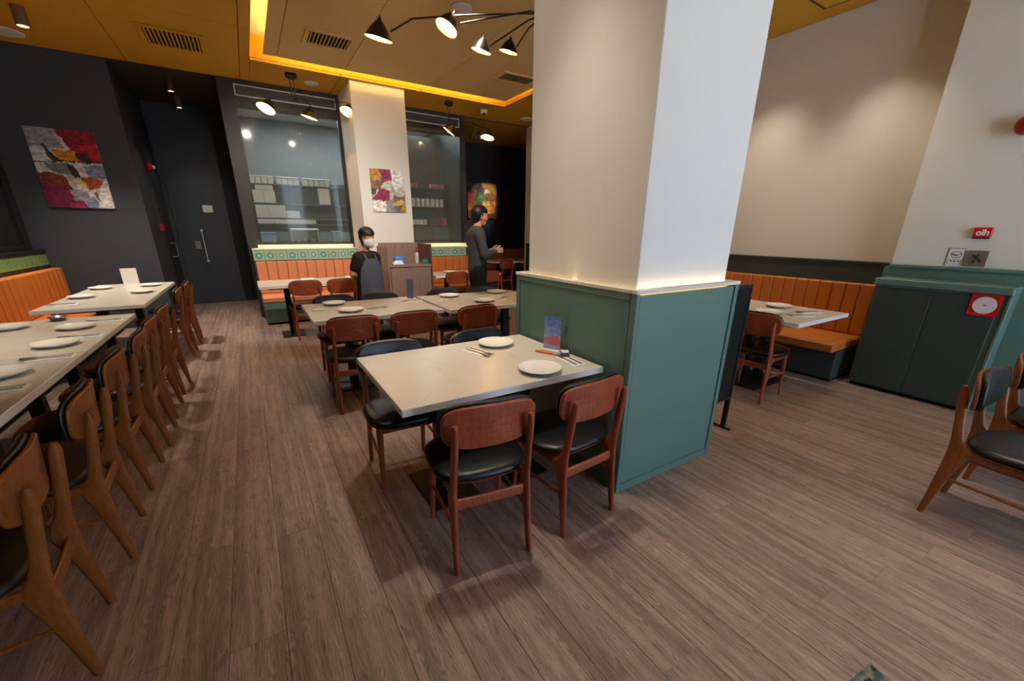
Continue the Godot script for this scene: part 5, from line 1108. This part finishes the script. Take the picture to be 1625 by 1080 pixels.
func woman():
	var t := thing("person", "person in black shirt, dark navy apron and white face mask, hands behind the back", "person", Vector3(1.315, 0, -5.78), 0.30)
	t.scale = Vector3.ONE * 0.968
	var hd := Vector3(0.02, 1.375, 0.02)
	var bones := [
		[Vector3(0, 1.17, -0.01), Vector3(0.01, 1.32, 0.0), 0.046, 0.043],
		[Vector3(-0.115, 1.155, -0.01), Vector3(0.115, 1.155, -0.01), 0.048, 0.048],
		[Vector3(0, 1.10, 0.0), Vector3(0, 0.98, 0.005), 0.118, 0.115, Vector3(0.86, 1, 1.25)], [Vector3(0, 0.98, 0.005), Vector3(0, 0.80, 0.0), 0.115, 0.135, Vector3(0.84, 1, 1.2)],
		[Vector3(-0.075, 0.78, 0), Vector3(-0.08, 0.42, 0.015), 0.088, 0.058], [Vector3(0.075, 0.78, 0), Vector3(0.085, 0.42, 0.015), 0.088, 0.058],
		[Vector3(-0.08, 0.42, 0.012), Vector3(-0.08, 0.08, -0.02), 0.055, 0.036], [Vector3(0.085, 0.42, 0.012), Vector3(0.09, 0.08, -0.02), 0.055, 0.036],
		[Vector3(-0.15, 1.145, -0.01), Vector3(-0.20, 0.92, -0.075), 0.044, 0.036], [Vector3(0.15, 1.145, -0.01), Vector3(0.20, 0.92, -0.075), 0.044, 0.036],
		[Vector3(-0.20, 0.92, -0.075), Vector3(-0.055, 0.80, -0.19), 0.036, 0.024], [Vector3(0.20, 0.92, -0.075), Vector3(0.055, 0.78, -0.19), 0.036, 0.024]]
	var body := merged([flesh(bones, 0.012, 0.04), flesh(head_prims(hd, 0.97), 0.0045, 0.018), flesh(hand_prims(Vector3(-0.055, 0.80, -0.19), Vector3(1, -0.5, -0.15), Vector3(0, 0, -1), Vector3(0.3, 1, 0), 0.35, 0.9), 0.0035, 0.006), flesh(hand_prims(Vector3(0.055, 0.78, -0.19), Vector3(-1, -0.55, 0.0), Vector3(0, 0, -1), Vector3(-0.3, 1, 0), 0.35, 0.9), 0.0035, 0.006)])
	part("body", body, M.skin, t)
	eyes(t, hd, 0.97)
	var g := 0.013
	var shirt := []
	for i in [1, 2, 3]: var p = bones[i].duplicate(); p[2] += g; p[3] += g; shirt.append(p)
	for s in [-1.0, 1.0]: shirt.append([Vector3(s * 0.15, 1.14, -0.01), Vector3(s * 0.183, 1.0, -0.05), 0.055, 0.054])
	part("shirt", flesh(shirt, 0.011, 0.035), mat(Color(0.06, 0.06, 0.068), 0.8), t)
	var tr := []
	for i in [4, 5, 6, 7]: var p = bones[i].duplicate(); p[2] += g; p[3] += g + 0.012; tr.append(p)
	tr.append([Vector3(-0.03, 0.84, 0), Vector3(0.03, 0.84, 0), 0.12, 0.12, Vector3(0.9, 1, 1.15)])
	part("trousers", flesh(tr, 0.013, 0.03), mat(Color(0.07, 0.07, 0.08), 0.8), t)
	# apron: a curved sheet round the front of the body from chest to shin
	var rings := []
	for r in [[1.125, 0.085, 0.116], [1.08, 0.115, 0.130], [1.00, 0.155, 0.136], [0.92, 0.170, 0.140], [0.80, 0.178, 0.146], [0.66, 0.184, 0.150], [0.52, 0.190, 0.155], [0.42, 0.193, 0.158]]:
		var ring := PackedVector3Array()
		for side in [0, 1]:
			for k in 13:
				var u: float = (k / 12.0) if side == 0 else 1.0 - k / 12.0
				var x: float = (u * 2 - 1) * r[1]
				var zz: float = sqrt(maxf(0.02, 1.0 - pow(x / 0.21, 2))) * r[2] + 0.006 * sin(u * 19.0 + r[0] * 4) * clampf(1.1 - r[0], 0, 0.6)
				ring.append(Vector3(x, r[0], zz + (0.0 if side == 0 else -0.008)))
		rings.append(ring)
	part("apron", loft(rings), mat(Color(0.30, 0.33, 0.41), 0.85), t)
	for s in [-1.0, 1.0]: part("apron_strap", tube([Vector3(s * 0.075, 1.11, 0.122), Vector3(s * 0.074, 1.175, 0.075), Vector3(s * 0.064, 1.215, 0.01), Vector3(s * 0.05, 1.20, -0.05)], 0.009, 8), mat(Color(0.45, 0.36, 0.36), 0.8), t)
	for s in [-1.0, 1.0]: part("shoe", flesh([[Vector3(s * 0.085, 0.045, -0.04), Vector3(s * 0.09, 0.035, 0.11), 0.042, 0.034]], 0.012, 0.02, func(p): return 0.002 - p.y), M.black, t)
	var hc := hd
	var hair := [[hd + Vector3(0, 0.042, -0.020), hd + Vector3(0, 0.04, -0.008), 0.101, 0.101, Vector3(1.04, 0.98, 0.96)], [hd + Vector3(0, 0, -0.055), hd + Vector3(0, -0.07, -0.06), 0.078, 0.052]]
	for s in [-1.0, 1.0]: hair.append([hd + Vector3(s * 0.079, 0.03, -0.012), hd + Vector3(s * 0.074, -0.055, -0.018), 0.022, 0.012])
	part("hair", flesh(hair, 0.005, 0.02, func(p): return minf(p.z - hc.z - 0.012, hc.y + 0.045 + absf(p.x - hc.x) * 0.25 - p.y)), M.hair_brown, t)
	part("cap", flesh([[hd + Vector3(0, 0.062, -0.02), hd + Vector3(0, 0.060, 0.0), 0.106, 0.104, Vector3(1.04, 1.0, 0.95)]], 0.006, 0.02, func(p): return hc.y + 0.062 - (p.z - hc.z) * 0.12 - p.y), M.hair, t)
	var mr := []
	for r in [[0.000, 0.074, 0.104, 1.0], [-0.02, 0.080, 0.112, 1.25], [-0.045, 0.080, 0.112, 1.3], [-0.07, 0.076, 0.106, 1.25], [-0.095, 0.066, 0.098, 1.05], [-0.112, 0.05, 0.078, 0.9]]:
		var ring := PackedVector3Array()
		for side in 2:
			for k in 15:
				var th: float = ((k / 14.0) * 2.0 - 1.0) * r[3] * (1.0 if side == 0 else -1.0)
				var rr := 1.0 if side == 0 else 0.95
				ring.append(hc + Vector3(sin(th) * r[1] * rr, r[0] + (0.012 * (1.0 - absf(th)) if r[0] > -0.01 else 0.0), cos(th) * (r[2] * rr + 0.012 * maxf(0.0, 1.0 - absf(th) * 1.4))))
		mr.append(ring)
	part("mask", loft(mr), mat(Color(0.88, 0.90, 0.92), 0.8), t)
	for s in [-1.0, 1.0]: part("ear_loop", tube([hc + Vector3(s * 0.072, -0.02, 0.035), hc + Vector3(s * 0.086, 0.0, -0.01)], 0.002, 6), mat(Color(0.88, 0.90, 0.92), 0.8), t)

func man():
	var t := thing("person", "standing person in a dark grey sweater seen in profile, hands held out in front", "person", Vector3(2.80, 0, -5.45), PI / 2 - 0.15)
	var hd := Vector3(0, 1.635, 0.045)
	var bones := [
		[Vector3(0, 1.43, -0.02), Vector3(0, 1.56, 0.02), 0.053, 0.050],
		[Vector3(-0.15, 1.40, -0.03), Vector3(0.15, 1.40, -0.03), 0.06, 0.06],
		[Vector3(0, 1.36, -0.015), Vector3(0, 1.12, -0.005), 0.145, 0.13, Vector3(0.88, 1, 1.2)], [Vector3(0, 1.12, -0.005), Vector3(0, 0.92, -0.01), 0.13, 0.14, Vector3(0.88, 1, 1.15)],
		[Vector3(-0.085, 0.90, -0.01), Vector3(-0.09, 0.49, 0.0), 0.095, 0.062], [Vector3(0.085, 0.90, -0.01), Vector3(0.09, 0.49, 0.02), 0.095, 0.062],
		[Vector3(-0.09, 0.49, 0.0), Vector3(-0.09, 0.09, -0.04), 0.06, 0.04], [Vector3(0.09, 0.49, 0.02), Vector3(0.09, 0.09, -0.02), 0.06, 0.04],
		[Vector3(-0.20, 1.38, -0.03), Vector3(-0.23, 1.12, 0.03), 0.052, 0.042], [Vector3(0.20, 1.38, -0.03), Vector3(0.23, 1.12, 0.03), 0.052, 0.042],
		[Vector3(-0.23, 1.12, 0.03), Vector3(-0.12, 1.17, 0.24), 0.042, 0.028], [Vector3(0.23, 1.12, 0.03), Vector3(0.12, 1.17, 0.24), 0.042, 0.028]]
	var body := merged([flesh(bones, 0.013, 0.04), flesh(head_prims(hd, 1.05), 0.0048, 0.018), flesh(hand_prims(Vector3(-0.115, 1.172, 0.255), Vector3(0.35, 0.1, 1), Vector3(0.9, -0.3, -0.3), Vector3(0.1, 1, 0), 0.55), 0.0036, 0.006), flesh(hand_prims(Vector3(0.115, 1.172, 0.255), Vector3(-0.35, 0.1, 1), Vector3(-0.9, -0.3, -0.3), Vector3(-0.1, 1, 0), 0.55), 0.0036, 0.006)])
	part("body", body, M.skin, t)
	eyes(t, hd, 1.05)
	var g := 0.015
	var sw := []
	for i in [1, 2, 3, 8, 9, 10, 11]: var p = bones[i].duplicate(); p[2] += g; p[3] += g; sw.append(p)
	for i in [5, 6]: sw[i][1] = sw[i][0].lerp(sw[i][1], 0.86)
	part("sweater", flesh(sw, 0.012, 0.04), mat(Color(0.25, 0.255, 0.265), 0.9), t)
	part("collar", flesh([[Vector3(0, 1.465, -0.01), Vector3(0, 1.485, -0.004), 0.058, 0.057]], 0.006, 0.01, func(p): return maxf(p.y - 1.495, 1.45 - p.y)), mat(Color(0.45, 0.10, 0.09), 0.8), t)
	var tr := []
	for i in [4, 5, 6, 7]: var p = bones[i].duplicate(); p[2] += g; p[3] += g + 0.012; tr.append(p)
	tr.append([Vector3(-0.03, 0.94, -0.01), Vector3(0.03, 0.94, -0.01), 0.125, 0.125, Vector3(0.9, 1, 1.1)])
	part("trousers", flesh(tr, 0.014, 0.03), mat(Color(0.055, 0.055, 0.06), 0.85), t)
	for s in [-1.0, 1.0]: part("shoe", flesh([[Vector3(s * 0.09, 0.05, -0.06), Vector3(s * 0.095, 0.038, 0.13), 0.046, 0.037]], 0.013, 0.02, func(p): return 0.002 - p.y), M.black, t)
	var hc := hd
	var hair := [[hd + Vector3(0, 0.05, -0.022), hd + Vector3(0, 0.05, 0.0), 0.108, 0.104, Vector3(1.05, 1.0, 0.95)], [hd + Vector3(0, 0.0, -0.06), hd + Vector3(0, -0.04, -0.055), 0.075, 0.058], [hd + Vector3(0, 0.09, 0.04), hd + Vector3(0, 0.075, 0.07), 0.055, 0.035]]
	part("hair", flesh(hair, 0.006, 0.02, func(p): return minf(p.z - hc.z - 0.02, hc.y + 0.048 - p.y) if p.y > hc.y - 0.02 else (p.z - hc.z + 0.02)), M.hair, t)
